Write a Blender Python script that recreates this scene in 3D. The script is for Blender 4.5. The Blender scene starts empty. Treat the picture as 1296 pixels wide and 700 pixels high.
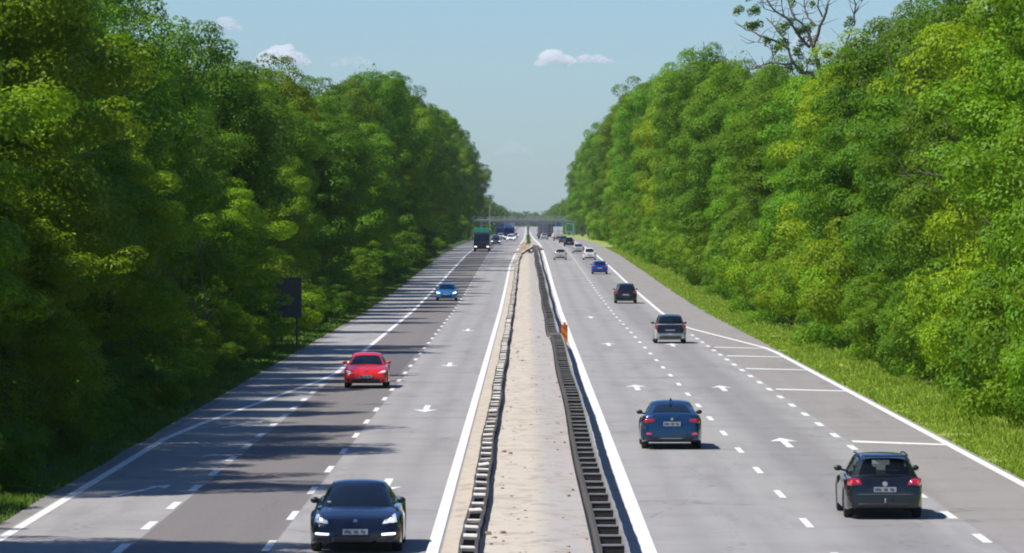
import bpy, math, random
import numpy as np
from mathutils import Vector, Matrix, noise as mnoise
sc = bpy.context.scene
C = sc.collection
rad = math.radians

# ------------------------------------------------------------------ camera, sky, sun, exposure
FPX = 6700.0                      # focal length in pixels of a 1296 px wide frame
cam = bpy.data.objects.new('camera', bpy.data.cameras.new('camera'))
C.objects.link(cam)
cam.data.sensor_width = 36.0
cam.data.lens = FPX / 1296 * 36
cam.data.clip_start = 1.0
cam.data.clip_end = 60000
cam.location = (0, 0, 7.0)
cam.rotation_euler = (rad(90) - math.atan(73 / FPX), 0, math.atan(18 / FPX))
sc.camera = cam

SUN_EL, SUN_AZ = 56.0, -106.0      # azimuth clockwise from +Y (the way the road runs)
world = bpy.data.worlds.new("World")
sc.world = world
world.use_nodes = True
wn = world.node_tree
wn.nodes.clear()
sky = wn.nodes.new('ShaderNodeTexSky')
sky.sky_type = 'NISHITA'
sky.sun_disc = False
sky.sun_elevation = rad(SUN_EL)
sky.sun_rotation = rad(SUN_AZ)
sky.altitude = 80
sky.air_density = 1.0
sky.dust_density = 0.35
sky.ozone_density = 2.5
bg = wn.nodes.new('ShaderNodeBackground')
bg.inputs['Strength'].default_value = 0.066
wo = wn.nodes.new('ShaderNodeOutputWorld')
tint = wn.nodes.new('ShaderNodeMix'); tint.data_type = 'RGBA'; tint.blend_type = 'MULTIPLY'
tint.inputs[0].default_value = 1.0
tint.inputs[7].default_value = (0.845, 1.12, 1.55, 1)
wn.links.new(sky.outputs[0], tint.inputs[6]); wn.links.new(tint.outputs[2], bg.inputs[0])
wn.links.new(bg.outputs[0], wo.inputs[0])

sl = bpy.data.lights.new('sun', 'SUN')
sl.energy = 5.0
sl.angle = rad(0.5)
sl.color = (1.0, 0.95, 0.88)
sun = bpy.data.objects.new('sun', sl)
C.objects.link(sun)
sd = Vector((math.sin(rad(SUN_AZ)) * math.cos(rad(SUN_EL)), math.cos(rad(SUN_AZ)) * math.cos(rad(SUN_EL)), math.sin(rad(SUN_EL))))
sun.rotation_euler = sd.to_track_quat('Z', 'Y').to_euler()
sun.location = (-60, 20, 120)

sc.view_settings.view_transform = 'Standard'
sc.view_settings.look = 'None'
sc.view_settings.exposure = 0.36
sc.view_settings.gamma = 1.0
sc.render.engine = 'CYCLES'
sc.cycles.use_denoising = True
sc.cycles.max_bounces = 12
sc.cycles.diffuse_bounces = 3
sc.cycles.transparent_max_bounces = 16
sc.cycles.volume_bounces = 10
sc.cycles.filter_width = 2.0

# ------------------------------------------------------------------ helpers
KZ = [(-200, 0), (400, 0), (500, .4), (600, 1.0), (760, 1.8), (930, 2.2), (1100, 2.2), (1350, 1.9), (1900, .8), (2500, .1), (3000, 0), (9000, 0)]
_kx = [k[0] for k in KZ]; _ky = [k[1] for k in KZ]
def gz(Y):                        # height of the ground along the road
    return float(np.interp(Y, _kx, _ky))

class NT:
    def __init__(self, name):
        self.m = bpy.data.materials.new(name); self.m.use_nodes = True
        self.t = self.m.node_tree; self.t.nodes.clear()
        self.out = self.n('ShaderNodeOutputMaterial')
    def n(self, typ, **kw):
        nd = self.t.nodes.new(typ)
        for k, v in kw.items():
            if k.startswith('i_'):
                nd.inputs[k[2:].replace('_', ' ')].default_value = v
            else:
                setattr(nd, k, v)
        return nd
    def l(self, a, b): self.t.links.new(a, b)
    def noise(self, vec, scale, detail=4, rough=.6):
        nd = self.n('ShaderNodeTexNoise'); nd.inputs['Scale'].default_value = scale
        nd.inputs['Detail'].default_value = detail; nd.inputs['Roughness'].default_value = rough
        if vec is not None: self.l(vec, nd.inputs['Vector'])
        return nd.outputs['Fac']
    def ramp(self, fac, stops, interp='LINEAR'):
        r = self.n('ShaderNodeValToRGB'); cr = r.color_ramp; cr.interpolation = interp
        while len(cr.elements) < len(stops): cr.elements.new(.5)
        for e, (p, c) in zip(cr.elements, stops):
            e.position = p
            e.color = (c, c, c, 1) if not isinstance(c, (tuple, list)) else (*c, 1)
        self.l(fac, r.inputs[0]); return r.outputs[0]
    def mix(self, fac, a, b, mode='MIX'):
        m = self.n('ShaderNodeMix', data_type='RGBA', blend_type=mode)
        for src, sock in ((fac, m.inputs[0]), (a, m.inputs[6]), (b, m.inputs[7])):
            if isinstance(src, (int, float)): sock.default_value = src
            elif isinstance(src, tuple): sock.default_value = (*src, 1)
            else: self.l(src, sock)
        return m.outputs[2]
    def math(self, op, a, b=None, c=None):
        m = self.n('ShaderNodeMath', operation=op)
        for src, sock in zip((a, b, c), m.inputs):
            if src is None: continue
            if isinstance(src, (int, float)): sock.default_value = src
            else: self.l(src, sock)
        return m.outputs[0]
    def scaled(self, vec, s):
        m = self.n('ShaderNodeMapping'); m.inputs['Scale'].default_value = s
        self.l(vec, m.inputs['Vector']); return m.outputs[0]
    def band(self, x, a, b, soft):    # 1 between a and b, soft edges
        m1 = self.n('ShaderNodeMapRange', interpolation_type='SMOOTHSTEP'); self.l(x, m1.inputs[0])
        m1.inputs[1].default_value = a - soft; m1.inputs[2].default_value = a + soft
        m2 = self.n('ShaderNodeMapRange', interpolation_type='SMOOTHSTEP'); self.l(x, m2.inputs[0])
        m2.inputs[1].default_value = b - soft; m2.inputs[2].default_value = b + soft
        m2.inputs[3].default_value = 1; m2.inputs[4].default_value = 0
        return self.math('MULTIPLY', m1.outputs[0], m2.outputs[0])
    def bsdf(self, col, rough=.8, metal=0, **kw):
        b = self.n('ShaderNodeBsdfPrincipled')
        if isinstance(col, tuple): b.inputs['Base Color'].default_value = (*col, 1)
        else: self.l(col, b.inputs['Base Color'])
        if isinstance(rough, (int, float)): b.inputs['Roughness'].default_value = rough
        else: self.l(rough, b.inputs['Roughness'])
        b.inputs['Metallic'].default_value = metal
        for k, v in kw.items(): b.inputs[k].default_value = v
        self.l(b.outputs[0], self.out.inputs[0]); return b
    def bump(self, b, h, strength, dist=.02):
        bp = self.n('ShaderNodeBump'); bp.inputs['Strength'].default_value = strength; bp.inputs['Distance'].default_value = dist
        self.l(h, bp.inputs['Height']); self.l(bp.outputs[0], b.inputs['Normal'])

def simple(name, col, rough=.6, metal=0, var=.12, scale=6, **kw):
    t = NT(name); g = t.n('ShaderNodeTexCoord').outputs['Object']
    n = t.noise(g, scale, 5)
    dark = tuple(c * (1 - var) for c in col); lite = tuple(min(1, c * (1 + var)) for c in col)
    t.bsdf(t.ramp(n, [(.3, dark), (.7, lite)]), rough, metal, **kw)
    return t.m

def tag(o, label=None, cat=None, group=None, kind=None):
    if label: o['label'] = label
    if cat: o['category'] = cat
    if group: o['group'] = group
    if kind: o['kind'] = kind
    return o

def link(name, me, parent=None, mat=None, loc=None):
    o = bpy.data.objects.new(name, me); C.objects.link(o)
    if parent: o.parent = parent
    if mat is not None and me is not None and not me.materials: me.materials.append(mat)
    if loc: o.location = loc
    return o

def empty(name, loc, rz=0):
    o = bpy.data.objects.new(name, None); C.objects.link(o)
    o.location = loc; o.rotation_euler = (0, 0, rz); o.empty_display_size = .3
    return o

class MB:                          # collects verts and faces
    def __init__(s): s.v = []; s.f = []
    def add(s, vs, fs):
        k = len(s.v); s.v += [tuple(v) for v in vs]; s.f += [tuple(i + k for i in f) for f in fs]
    def box(s, c, d, rz=0, rx=0, taper=1.0):
        cx, cy, cz = c; a, b, h = d[0] / 2, d[1] / 2, d[2] / 2
        M = Matrix.Rotation(rz, 3, 'Z') @ Matrix.Rotation(rx, 3, 'X')
        vs = []
        for z, k in ((-h, 1), (h, taper)):
            for x, y in ((-a, -b), (a, -b), (a, b), (-a, b)):
                p = M @ Vector((x * k, y * k, z)); vs.append((p.x + cx, p.y + cy, p.z + cz))
        s.add(vs, [(3, 2, 1, 0), (4, 5, 6, 7), (0, 1, 5, 4), (1, 2, 6, 5), (2, 3, 7, 6), (3, 0, 4, 7)])
    def tube(s, pts, rs, n=6, cap=True):
        pts = [Vector(p) for p in pts]; k = len(s.v); up = Vector((0, 0, 1))
        for i, p in enumerate(pts):
            d = (pts[min(i + 1, len(pts) - 1)] - pts[max(i - 1, 0)])
            if d.length < 1e-6: d = up.copy()
            d.normalize()
            a = d.cross(up if abs(d.z) < .9 else Vector((1, 0, 0))).normalized(); b = d.cross(a)
            for j in range(n):
                t = 2 * math.pi * j / n
                q = p + (a * math.cos(t) + b * math.sin(t)) * rs[i]
                s.v.append(tuple(q))
        for i in range(len(pts) - 1):
            for j in range(n):
                j2 = (j + 1) % n
                s.f.append((k + i * n + j, k + i * n + j2, k + (i + 1) * n + j2, k + (i + 1) * n + j))
        if cap:
            s.f.append(tuple(k + j for j in range(n))[::-1]); s.f.append(tuple(k + (len(pts) - 1) * n + j for j in range(n)))
    def grid(s, P, nu, nv, flip=False):          # P(u,v) -> point, u,v in 0..1
        k = len(s.v)
        for i in range(nu + 1):
            for j in range(nv + 1):
                s.v.append(tuple(P(i / nu, j / nv)))
        for i in range(nu):
            for j in range(nv):
                a = k + i * (nv + 1) + j
                q = (a, a + nv + 1, a + nv + 2, a + 1)
                s.f.append(q[::-1] if flip else q)
    def mesh(s, name, smooth=None):
        me = bpy.data.meshes.new(name); me.from_pydata(s.v, [], s.f); me.update()
        if smooth is not None:
            me.shade_smooth()
            if smooth < 180: me.set_sharp_from_angle(angle=rad(smooth))
        return me
    def build(s, name, mat, parent=None, smooth=None, bevel=0, loc=None):
        o = link(name, s.mesh(name, smooth), parent, mat, loc)
        if bevel:
            b = o.modifiers.new('bevel', 'BEVEL'); b.width = bevel; b.segments = 2; b.limit_method = 'ANGLE'
        return o

def ribbon(name, xl, xr, Y0, Y1, z, mat, parent=None, step=None, kind=None):
    """flat strip between x=xl(Y) and x=xr(Y) lying z above the ground"""
    fl = xl if callable(xl) else (lambda Y: xl); fr = xr if callable(xr) else (lambda Y: xr)
    ys = [Y0]; st = step or 12
    while ys[-1] < Y1 - 1e-6: ys.append(min(Y1, ys[-1] + (st if ys[-1] < 700 else st * 2)))
    m = MB()
    for Y in ys:
        m.v += [(fl(Y), Y, gz(Y) + z), (fr(Y), Y, gz(Y) + z)]
    for i in range(len(ys) - 1):
        m.f.append((2 * i, 2 * i + 1, 2 * i + 3, 2 * i + 2))
    o = m.build(name, mat, parent)
    if kind: o['kind'] = kind
    return o

# ------------------------------------------------------------------ materials of the setting
def mat_asphalt(side):
    t = NT('asphalt_' + side); tc = t.n('ShaderNodeTexCoord').outputs['Object']
    sx = t.n('ShaderNodeSeparateXYZ'); t.l(tc, sx.inputs[0]); X = sx.outputs[0]; Y = sx.outputs[1]
    long_ = t.scaled(tc, (1.6, .035, 1)); n1 = t.noise(long_, 1.0, 5)
    n2 = t.noise(tc, .25, 5, .65); n3 = t.noise(tc, 9, 3)
    base = t.mix(n1, (.250, .242, .234), (.310, .300, .290))
    wob = t.math('ADD', X, t.math('MULTIPLY', t.math('SUBTRACT', t.noise(t.scaled(tc, (0, .05, 1)), 1, 3), .5), .5))
    if side == 'left':
        base = t.mix(t.math('MULTIPLY', t.band(X, -8.45, -5.42, .03), 1.0), base, t.mix(n1, (.138, .120, .112), (.172, .154, .145)))
        base = t.mix(t.band(X, -30, -11.7, .05), base, (.20, .185, .17))
        tr = [(-3.05, .24), (-4.55, .24)]
        tr2 = [(-6.05, .2), (-7.6, .2)]
    else:
        base = t.mix(t.band(X, 10.15, 30, .04), base, t.mix(n1, (.220, .202, .190), (.27, .25, .236)))
        tr = [(3.75, .24), (5.25, .24)]
        tr2 = [(7.45, .34), (8.85, .34), (8.15, .55)]
    for c, w in tr: base = t.mix(t.math('MULTIPLY', t.band(wob, c - w, c + w, .35), .26), base, (.14, .135, .13))
    for c, w in tr2: base = t.mix(t.math('MULTIPLY', t.band(wob, c - w, c + w, .45), .36), base, (.125, .12, .12))
    base = t.mix(t.ramp(n2, [(.45, 0.0), (.75, .38)]), base, (.16, .145, .14))
    n4 = t.noise(t.scaled(tc, (.55, .05, 1)), 1.0, 6, .7); base = t.mix(t.ramp(n4, [(.53, 0.0), (.64, .30)]), base, (.14, .135, .13))
    n5 = t.noise(tc, 2.2, 6, .75); base = t.mix(t.ramp(n5, [(.58, 0.0), (.72, .36)]), base, (.12, .115, .11))
    base = t.mix(t.ramp(n3, [(.35, .18), (.6, 0.0)]), base, (.30, .295, .29))
    # sealed transverse joints and fine cracks
    v = t.n('ShaderNodeTexVoronoi', feature='DISTANCE_TO_EDGE'); v.inputs['Scale'].default_value = .22
    dn = t.n('ShaderNodeTexNoise'); dn.inputs['Scale'].default_value = .8; t.l(tc, dn.inputs['Vector'])
    ad = t.n('ShaderNodeVectorMath', operation='ADD'); t.l(t.scaled(tc, (1, .45, 1)), ad.inputs[0]); t.l(dn.outputs['Color'], ad.inputs[1])
    t.l(ad.outputs[0], v.inputs['Vector'])
    crack = t.math('MULTIPLY', t.ramp(v.outputs['Distance'], [(0.0, 1.0), (.012, 0.0)]), t.ramp(n2, [(.45, 0.0), (.6, .5)]))
    base = t.mix(crack, base, (.08, .078, .075))
    b = t.bsdf(base, .85)
    b.inputs['Specular IOR Level'].default_value = .3
    t.bump(b, n3, .25, .01)
    return t.m
def mat_paint():
    t = NT('road_paint'); tc = t.n('ShaderNodeTexCoord').outputs['Object']
    n = t.noise(tc, 7, 6, .7); n2 = t.noise(tc, .8, 3)
    c = t.mix(t.ramp(n, [(.46, 0.0), (.70, .75)]), (.76, .75, .72), (.36, .35, .34))
    c = t.mix(t.ramp(n2, [(.4, 0.0), (.8, .35)]), c, (.5, .49, .47))
    t.bsdf(c, .6); return t.m
def mat_median():
    t = NT('median_concrete'); tc = t.n('ShaderNodeTexCoord').outputs['Object']
    sx = t.n('ShaderNodeSeparateXYZ'); t.l(tc, sx.inputs[0])
    n1 = t.noise(tc, .5, 5); n2 = t.noise(t.scaled(tc, (2.2, .9, 1)), 1.0, 2, .4); n3 = t.noise(tc, 14, 4)
    xx = t.math('ADD', sx.outputs[0], t.math('MULTIPLY', t.math('SUBTRACT', n1, .5), .8))
    warm = t.mix(n1, (.40, .35, .28), (.50, .445, .37)); grey = t.mix(n1, (.315, .29, .27), (.38, .355, .335))
    c = t.mix(t.band(xx, .35, 30, .3), warm, grey)
    c = t.mix(t.ramp(n2, [(.50, 0.0), (.68, .50)]), c, (.26, .215, .165))
    c = t.mix(t.ramp(n3, [(.55, 0.0), (.75, .22)]), c, (.26, .23, .2))
    spots = t.noise(t.scaled(tc, (1.6, 1.1, 1)), 2.3, 2, .45)
    c = t.mix(t.ramp(spots, [(.655, 0.0), (.70, .55)]), c, (.15, .12, .09))
    b = t.bsdf(c, .95); t.bump(b, n3, .5, .02); return t.m
def mat_ground(name, a, b_, c_, s=.6):
    t = NT(name); tc = t.n('ShaderNodeTexCoord').outputs['Object']
    n1 = t.noise(tc, s, 6); n2 = t.noise(tc, s * 12, 4)
    c = t.mix(t.ramp(n1, [(.35, 0.0), (.65, 1.0)]), a, b_)
    c = t.mix(t.ramp(n2, [(.5, 0.0), (.7, .6)]), c, c_)
    b = t.bsdf(c, .95); t.bump(b, n2, .8, .1); return t.m
M_ASL = mat_asphalt('left'); M_ASR = mat_asphalt('right'); M_PAINT = mat_paint(); M_MED = mat_median()
M_FLOOR = mat_ground('forest_soil', (.035, .045, .018), (.06, .05, .03), (.03, .05, .015))
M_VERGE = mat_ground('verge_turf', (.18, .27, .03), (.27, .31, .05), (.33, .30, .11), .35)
M_VERGE_SHADED = mat_ground('verge_turf_shaded', (.045, .075, .018), (.10, .14, .03), (.12, .11, .05), .35)  # turf darkened to carry the forest's shade on the left verge
M_PATCH = simple('asphalt_patch', (.105, .10, .10), .85, var=.12, scale=2)
M_GALV = simple('weathered_galvanised_steel', (.42, .40, .36), .55, .35, var=.3, scale=3)
M_WEB = simple('gap_shade_steel', (.035, .03, .025), .9, .0, var=.3, scale=4)  # plate webs coloured dark for the shade inside the rail gaps
M_PALE = simple('pale_steel', (.60, .56, .49), .7, .0, var=.25, scale=4)  # pale lips of the left spacer plates
M_RUST = simple('dull_brown_steel', (.10, .085, .068), .7, .2, var=.3, scale=3)
M_CONC = simple('bridge_concrete', (.30, .30, .29), .9, var=.15, scale=.8)
M_BLACK = simple('black_rubber', (.018, .018, .019), .75, var=.1)
M_PLASTIC = simple('black_plastic', (.02, .02, .021), .45, var=.1)
M_RIM = simple('alloy', (.45, .45, .46), .3, .9, var=.08)
M_CHROME = simple('chrome', (.65, .65, .66), .15, 1.0, var=.03)
M_SEAT = simple('seat_cloth', (.025, .025, .028), .9, var=.1)
M_PLATE = simple('number_plate', (.40, .41, .44), .4, var=.03)
M_INK = simple('plate_ink', (.02, .02, .025), .5, var=.05)
M_BLUE = simple('sign_blue', (.012, .07, .20), .4, var=.05)
M_GREEN = simple('sign_green', (.01, .16, .09), .4, var=.05)
M_WHITE = simple('white_enamel', (.8, .8, .78), .4, var=.04)
M_SIGNBACK = simple('grey_sign_back', (.085, .09, .082), .6, .3, var=.15)
M_BARK = simple('bark', (.085, .065, .048), .95, var=.4, scale=5)
M_DEADWOOD = simple('dead_wood', (.13, .105, .08), .95, var=.35, scale=5)
M_RUBBLE = simple('rubble', (.27, .20, .13), .95, var=.5, scale=1.5)

def mat_leaf(name, c1, c2, c3, tr=.29):
    t = NT(name); tc = t.n('ShaderNodeTexCoord').outputs['Object']
    oi = t.n('ShaderNodeObjectInfo').outputs['Random']
    n1 = t.noise(tc, .38, 3); n2 = t.noise(tc, 4, 2)
    c = t.mix(t.ramp(n1, [(.35, 0.0), (.65, 1.0)]), c1, c2)
    c = t.mix(t.math('MULTIPLY', t.ramp(n2, [(.4, 0.0), (.65, 1.0)]), .45), c, c3)
    hsv = t.n('ShaderNodeHueSaturation')
    t.l(c, hsv.inputs['Color'])
    t.l(t.math('ADD', t.math('MULTIPLY', oi, .030), .482), hsv.inputs['Hue'])
    t.l(t.math('ADD', t.math('MULTIPLY', t.math('FRACT', t.math('MULTIPLY', oi, 7.3)), .75), .70), hsv.inputs['Value'])
    d = t.n('ShaderNodeBsdfPrincipled'); t.l(hsv.outputs[0], d.inputs['Base Color']); d.inputs['Roughness'].default_value = .55
    d.inputs['Specular IOR Level'].default_value = .18
    tl = t.n('ShaderNodeBsdfTranslucent'); t.l(t.mix(.5, hsv.outputs[0], (.24, .38, .01)), tl.inputs[0])
    mx = t.n('ShaderNodeMixShader'); mx.inputs[0].default_value = tr
    t.l(d.outputs[0], mx.inputs[1]); t.l(tl.outputs[0], mx.inputs[2]); t.l(mx.outputs[0], t.out.inputs[0])
    return t.m
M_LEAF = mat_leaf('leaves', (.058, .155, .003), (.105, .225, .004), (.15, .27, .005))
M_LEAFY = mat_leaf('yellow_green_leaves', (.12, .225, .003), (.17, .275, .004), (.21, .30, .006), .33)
M_LEAFD = mat_leaf('dull_leaves', (.040, .115, .008), (.065, .15, .010), (.085, .17, .012))
M_GRASS_SHADED = mat_leaf('grass_blades_shaded', (.045, .10, .012), (.08, .15, .015), (.12, .18, .03), .25)  # grass blades with the left verge's shade put into the colour
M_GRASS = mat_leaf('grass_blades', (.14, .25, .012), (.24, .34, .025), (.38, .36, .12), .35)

# ------------------------------------------------------------------ the ground, the carriageways, the median
YN, YF = -60, 6350
g = ribbon('ground', -340, 340, YN, YF, -.06, M_FLOOR, kind='structure')
ribbon('grass_verge', lambda Y: 13.1, lambda Y: 18.2 if Y < 1650 else 60, YN, 4600, -.02, M_VERGE, kind='structure')
ribbon('grass_verge', lambda Y: -16.6 if Y < 1600 else -60, lambda Y: -12.0, YN, 4600, -.02, M_VERGE_SHADED, kind='structure')
def medL(Y): return float(np.interp(Y, [0, 650, 950, 1300, 6000], [-2.12, -2.12, -1.25, -.75, -.75]))
def medR(Y): return float(np.interp(Y, [0, 900, 1300, 6000], [2.72, 2.72, 2.1, 2.1]))
roadL = ribbon('left_carriageway', lambda Y: -12.1 + .16 * mnoise.noise(Vector((Y * .11, 5, 0))) + .07 * mnoise.noise(Vector((Y * .5, 2, 0))), lambda Y: medL(Y) + .35, YN, 4600, 0, M_ASL, step=2.5, kind='structure')
roadR = ribbon('right_carriageway', lambda Y: medR(Y) - .25, lambda Y: float(np.interp(Y, [0, 270, 340], [13.34, 13.34, 13.6])) + .10 * mnoise.noise(Vector((Y * .11, 3, 0))) + .06 * mnoise.noise(Vector((Y * .5, 8, 0))), YN, 4600, 0, M_ASR, step=2.5, kind='structure')
median = ribbon('median_strip', lambda Y: medL(Y) + .34, lambda Y: medR(Y) - .24, YN, 1500, .012, M_MED, kind='structure')
ribbon('far_median_strip', lambda Y: medL(Y) + .34, lambda Y: medR(Y) - .24, 1500, 4600, .012, M_MED, kind='structure')
ribbon('asphalt_patch', -8.3, -5.75, 236, 292, .004, M_PATCH, roadL)
ribbon('asphalt_patch', 5.6, 6.1, 150, 190, .004, M_PATCH, roadR) if False else None
def eL(Y): return float(np.interp(Y, [0, 172, 236, 6000], [-11.5, -11.5, -8.6, -8.6]))
def eR(Y): return float(np.interp(Y, [0, 285, 345, 6000], [13.1, 13.1, 10.1, 10.1]))
ribbon('edge_line', lambda Y: medL(Y) + .02, lambda Y: medL(Y) + .28, YN, 4600, .016, M_PAINT, roadL)
ribbon('edge_line', lambda Y: eL(Y) - .12, lambda Y: eL(Y) + .12, YN, 4600, .006, M_PAINT, roadL)
ribbon('edge_line', lambda Y: medR(Y) - .31, lambda Y: medR(Y) + .02, YN, 4600, .016, M_PAINT, roadR)
ribbon('edge_line', lambda Y: eR(Y) - .13, lambda Y: eR(Y) + .13, YN, 4600, .006, M_PAINT, roadR)
# short dashes share one mesh
def dash_mesh(L, w):
    m = MB(); r = random.Random(3)
    m.v = [(-w / 2, -L / 2, 0), (w / 2, -L / 2, 0), (w / 2, 0, 0), (w / 2, L / 2, 0), (-w / 2, L / 2, 0), (-w / 2, 0, 0)]
    m.f = [(0, 1, 2, 5), (5, 2, 3, 4)]
    me = m.mesh('lane_dash'); me.materials.append(M_PAINT); return me
DM = dash_mesh(3.7, .17); DM2 = dash_mesh(3.2, .21)
def dashes(x, Y0, pitch, Y1, me, parent):
    Y = Y0
    while Y < Y1:
        a = math.atan((gz(Y + 2) - gz(Y - 2)) / 4)
        o = link('lane_dash', me, parent, None, (x, Y, gz(Y) + .007)); o.rotation_euler = (a, 0, 0)
        Y += pitch
dashes(-5.5, 113.2 - 11.56, 11.56, 1500, DM, roadL)
dashes(-8.6, 112.3 - 8.4, 8.4, 224, DM2, roadL)
dashes(6.45, 121.8 - 12.75 * 2, 12.75, 1500, DM, roadR)
dashes(9.98, 115.9 - 9.2, 9.2, 325, DM2, roadR)
def arrow(x, Y, d, parent, bend=0, L=7.0):
    m = MB(); h = L / 2; s = .11
    pts = [(-s, -h), (s, -h), (s + bend * .6, h - 2.4), (.45 + bend, h - 2.7), (bend, h), (-.45 + bend, h - 2.7), (-s + bend * .6, h - 2.4)]
    m.v = [(a * d, b * d, 0) for a, b in pts]
    m.f = [(0, 1, 2, 6), (6, 2, 4), (2, 3, 4), (6, 4, 5)]
    m.build('lane_arrow', M_PAINT, parent, loc=(x, Y, .007))
for Y in (139, 195, 254, 333): arrow(-3.68, Y, -1, roadL)
for Y in (219.5, 295, 376): arrow(4.58, Y, 1, roadR)
for Y in (165.5, 218.5, 293.5): arrow(8.1, Y, 1, roadR)
for x, Y in ((-10.0, 136), (-9.75, 180)):
    m = MB(); m.v = [(-.55, -3, 0), (-.40, -3, 0), (.35, 1.9, 0), (.60, 1.3, 0), (.62, 3.2, 0), (-.05, 2.1, 0), (.20, 2.0, 0)]; m.f = [(0, 1, 2, 6), (3, 4, 2), (6, 2, 4), (5, 6, 4)]
    m.build('merge_arrow', M_PAINT, roadL, loc=(x + .05, Y, .007))
arrow(11.5, 100, 1, roadR)
for Y in (164, 215, 245, 268, 286):
    m = MB(); w = 1.6
    x1 = eR(Y) - .13
    m.v = [(10.25, Y + 1.5, 0), (10.25, Y + 1.5 + w, 0), (x1, Y - .6 + w * .7, 0), (x1, Y - .6, 0), ]
    m.f = [(3, 2, 1, 0)]
    m.build('hatch_bar', M_PAINT, roadR, loc=(0, 0, gz(Y) + .008))

# ------------------------------------------------------------------ guardrails along the median
RNG = random.Random(11)
def glx(Y): return float(np.interp(Y, [0, 640, 720, 830, 850], [-1.09, -1.05, -.75, .9, 1.0])) + .02 * math.sin(Y / 9.0) + .012 * math.sin(Y / 3.7 + 1)
def grx(Y): return float(np.interp(Y, [0, 284, 292, 560, 600, 850], [1.62, 1.64, 1.50, 1.52, 1.38, 1.42])) + .03 * math.sin(Y / 13.0)
def beam_mesh(fx, off, Y0, Y1, z0, z1, t, step, wave=0, seed=0):
    """a rail with a pressed W section following x=fx(Y)+off"""
    r = random.Random(seed); m = MB(); Y = Y0; prof = [(-.5, z0), (.5, z0 + .03), (-.3, (z0 + z1) / 2), (.5, z1 - .03), (-.5, z1)]
    rows = []
    while True:
        dz = r.uniform(-wave, wave); dx = r.uniform(-wave, wave)
        rows.append([(fx(Y) + off + dx + a * t, Y, gz(Y) + z + dz) for a, z in prof])
        if Y >= Y1: break
        Y = min(Y1, Y + step)
    n = len(prof)
    for row in rows: m.v += row + [(row[0][0] + .012, row[0][1], row[0][2])]
    n = 6
    for i in range(len(rows) - 1):
        for j in range(n):
            a, b = i * n + j, i * n + (j + 1) % n
            m.f.append((a, b, b + n, a + n))
    m.f.append(tuple(range(n))); m.f.append(tuple((len(rows) - 1) * n + j for j in range(n))[::-1])
    return m
def plate_mesh(w, h, t, lip, edge, mt):
    m = MB(); m.box((0, 0, -h / 2), (w, t, h)); m.box((0, .0, edge / 2 - .02), (w, t + .02, edge)); m.box((0, lip / 2 + .03, edge - .03), (w, lip, .02)); me = m.mesh('spacer_plate'); me.materials.append(M_WEB); me.materials.append(mt)
    for i, p in enumerate(me.polygons): p.material_index = 0 if i < 6 else 1
    return me
PL_L = plate_mesh(.27, .30, .02, .12, .062, M_PALE)
PL_R = plate_mesh(.44, .34, .03, .05, .032, M_GALV)
pm = MB(); pm.box((0, 0, .31), (.10, .06, .62)); PO = pm.mesh('post'); PO.materials.append(M_RUST)
def guardrail(fx, segs, half, z1, me, mats, label, tilt, seed):
    r = random.Random(seed)
    t = tag(empty('guardrail', (fx(200), 200, 0)), label, 'guardrail'); off = Vector((fx(200), 200, 0))
    inv = Matrix.Translation(-off)
    for Y0, Y1 in segs:
        for s, mt, wv in ((-1, mats[0], .012), (1, mats[1], .012)):
            o = beam_mesh(fx, s * half, Y0, Y1, z1 - .31, z1, .07, 1.55, wv, seed + s).build('rail', mt, t, smooth=25)
            o.location = -off
        Y = Y0 + .8
        while Y < Y1:
            a = r.gauss(0, tilt)
            o = link('spacer_plate', me, t, None, (fx(Y) - off.x, Y - off.y, gz(Y) + z1 - .03 + r.uniform(-.02, .02)))
            o.rotation_euler = (r.gauss(.22 if tilt > .05 else 0, tilt * .6), r.gauss(0, tilt * .35), r.gauss(0, tilt))
            if Y < 420:
                o = link('post', PO, t, None, (fx(Y) - off.x, Y - off.y + .15, gz(Y)))
            Y += 3.1 * (1 if Y < 330 else 1.6)
    return t
m = MB(); ys = [60 + i * 8 for i in range(91)]
for Y in ys:
    h = .50 * min(1, max(0, (785 - Y) / 60)) + .02; a = glx(Y) + .20; b = grx(Y) - .33
    m.v += [(a, Y, gz(Y) - .02), (a + .03, Y, gz(Y) + h), (a + .5, Y, gz(Y) + h + .02), ((a + b) / 2, Y, gz(Y) + h + .03), (b - .5, Y, gz(Y) + h + .02), (b - .03, Y, gz(Y) + h), (b, Y, gz(Y) - .02)]
for i in range(len(ys) - 1):
    for j in range(6): m.f.append((i * 7 + j, i * 7 + j + 1, i * 7 + j + 8, i * 7 + j + 7))
m.build('raised_median', M_MED)['kind'] = 'structure'
gl = guardrail(glx, [(60, 850)], .15, .72, PL_L, (M_RUST, M_RUST), 'long wavy steel guardrail with pale tilted spacers on the left edge of the median', .10, 5)
gr_ = guardrail(grx, [(60, 286.5), (289, 850)], .26, .80, PL_R, (M_RUST, M_GALV), 'steel guardrail with dark ladder gaps on the right median edge, broken beside the orange marker', .02, 8)
# bent rail end at the break
m = MB(); m.tube([(-.3, .6, .62), (-.3, 0, .6), (-.45, -.5, .5), (-.8, -.8, .42), (-1.05, -.75, .62)], [.07, .07, .06, .06, .05], 5)
m.build('bent_rail_end', M_GALV, gr_, loc=(grx(288) - grx(200) + .1, 88, 0))
m = MB(); m.box((0, 0, .62), (.75, .12, .3), rz=.1); m.build('rail_end_plate', M_GALV, gr_, loc=(grx(289) - grx(200), 89, 0))

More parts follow.
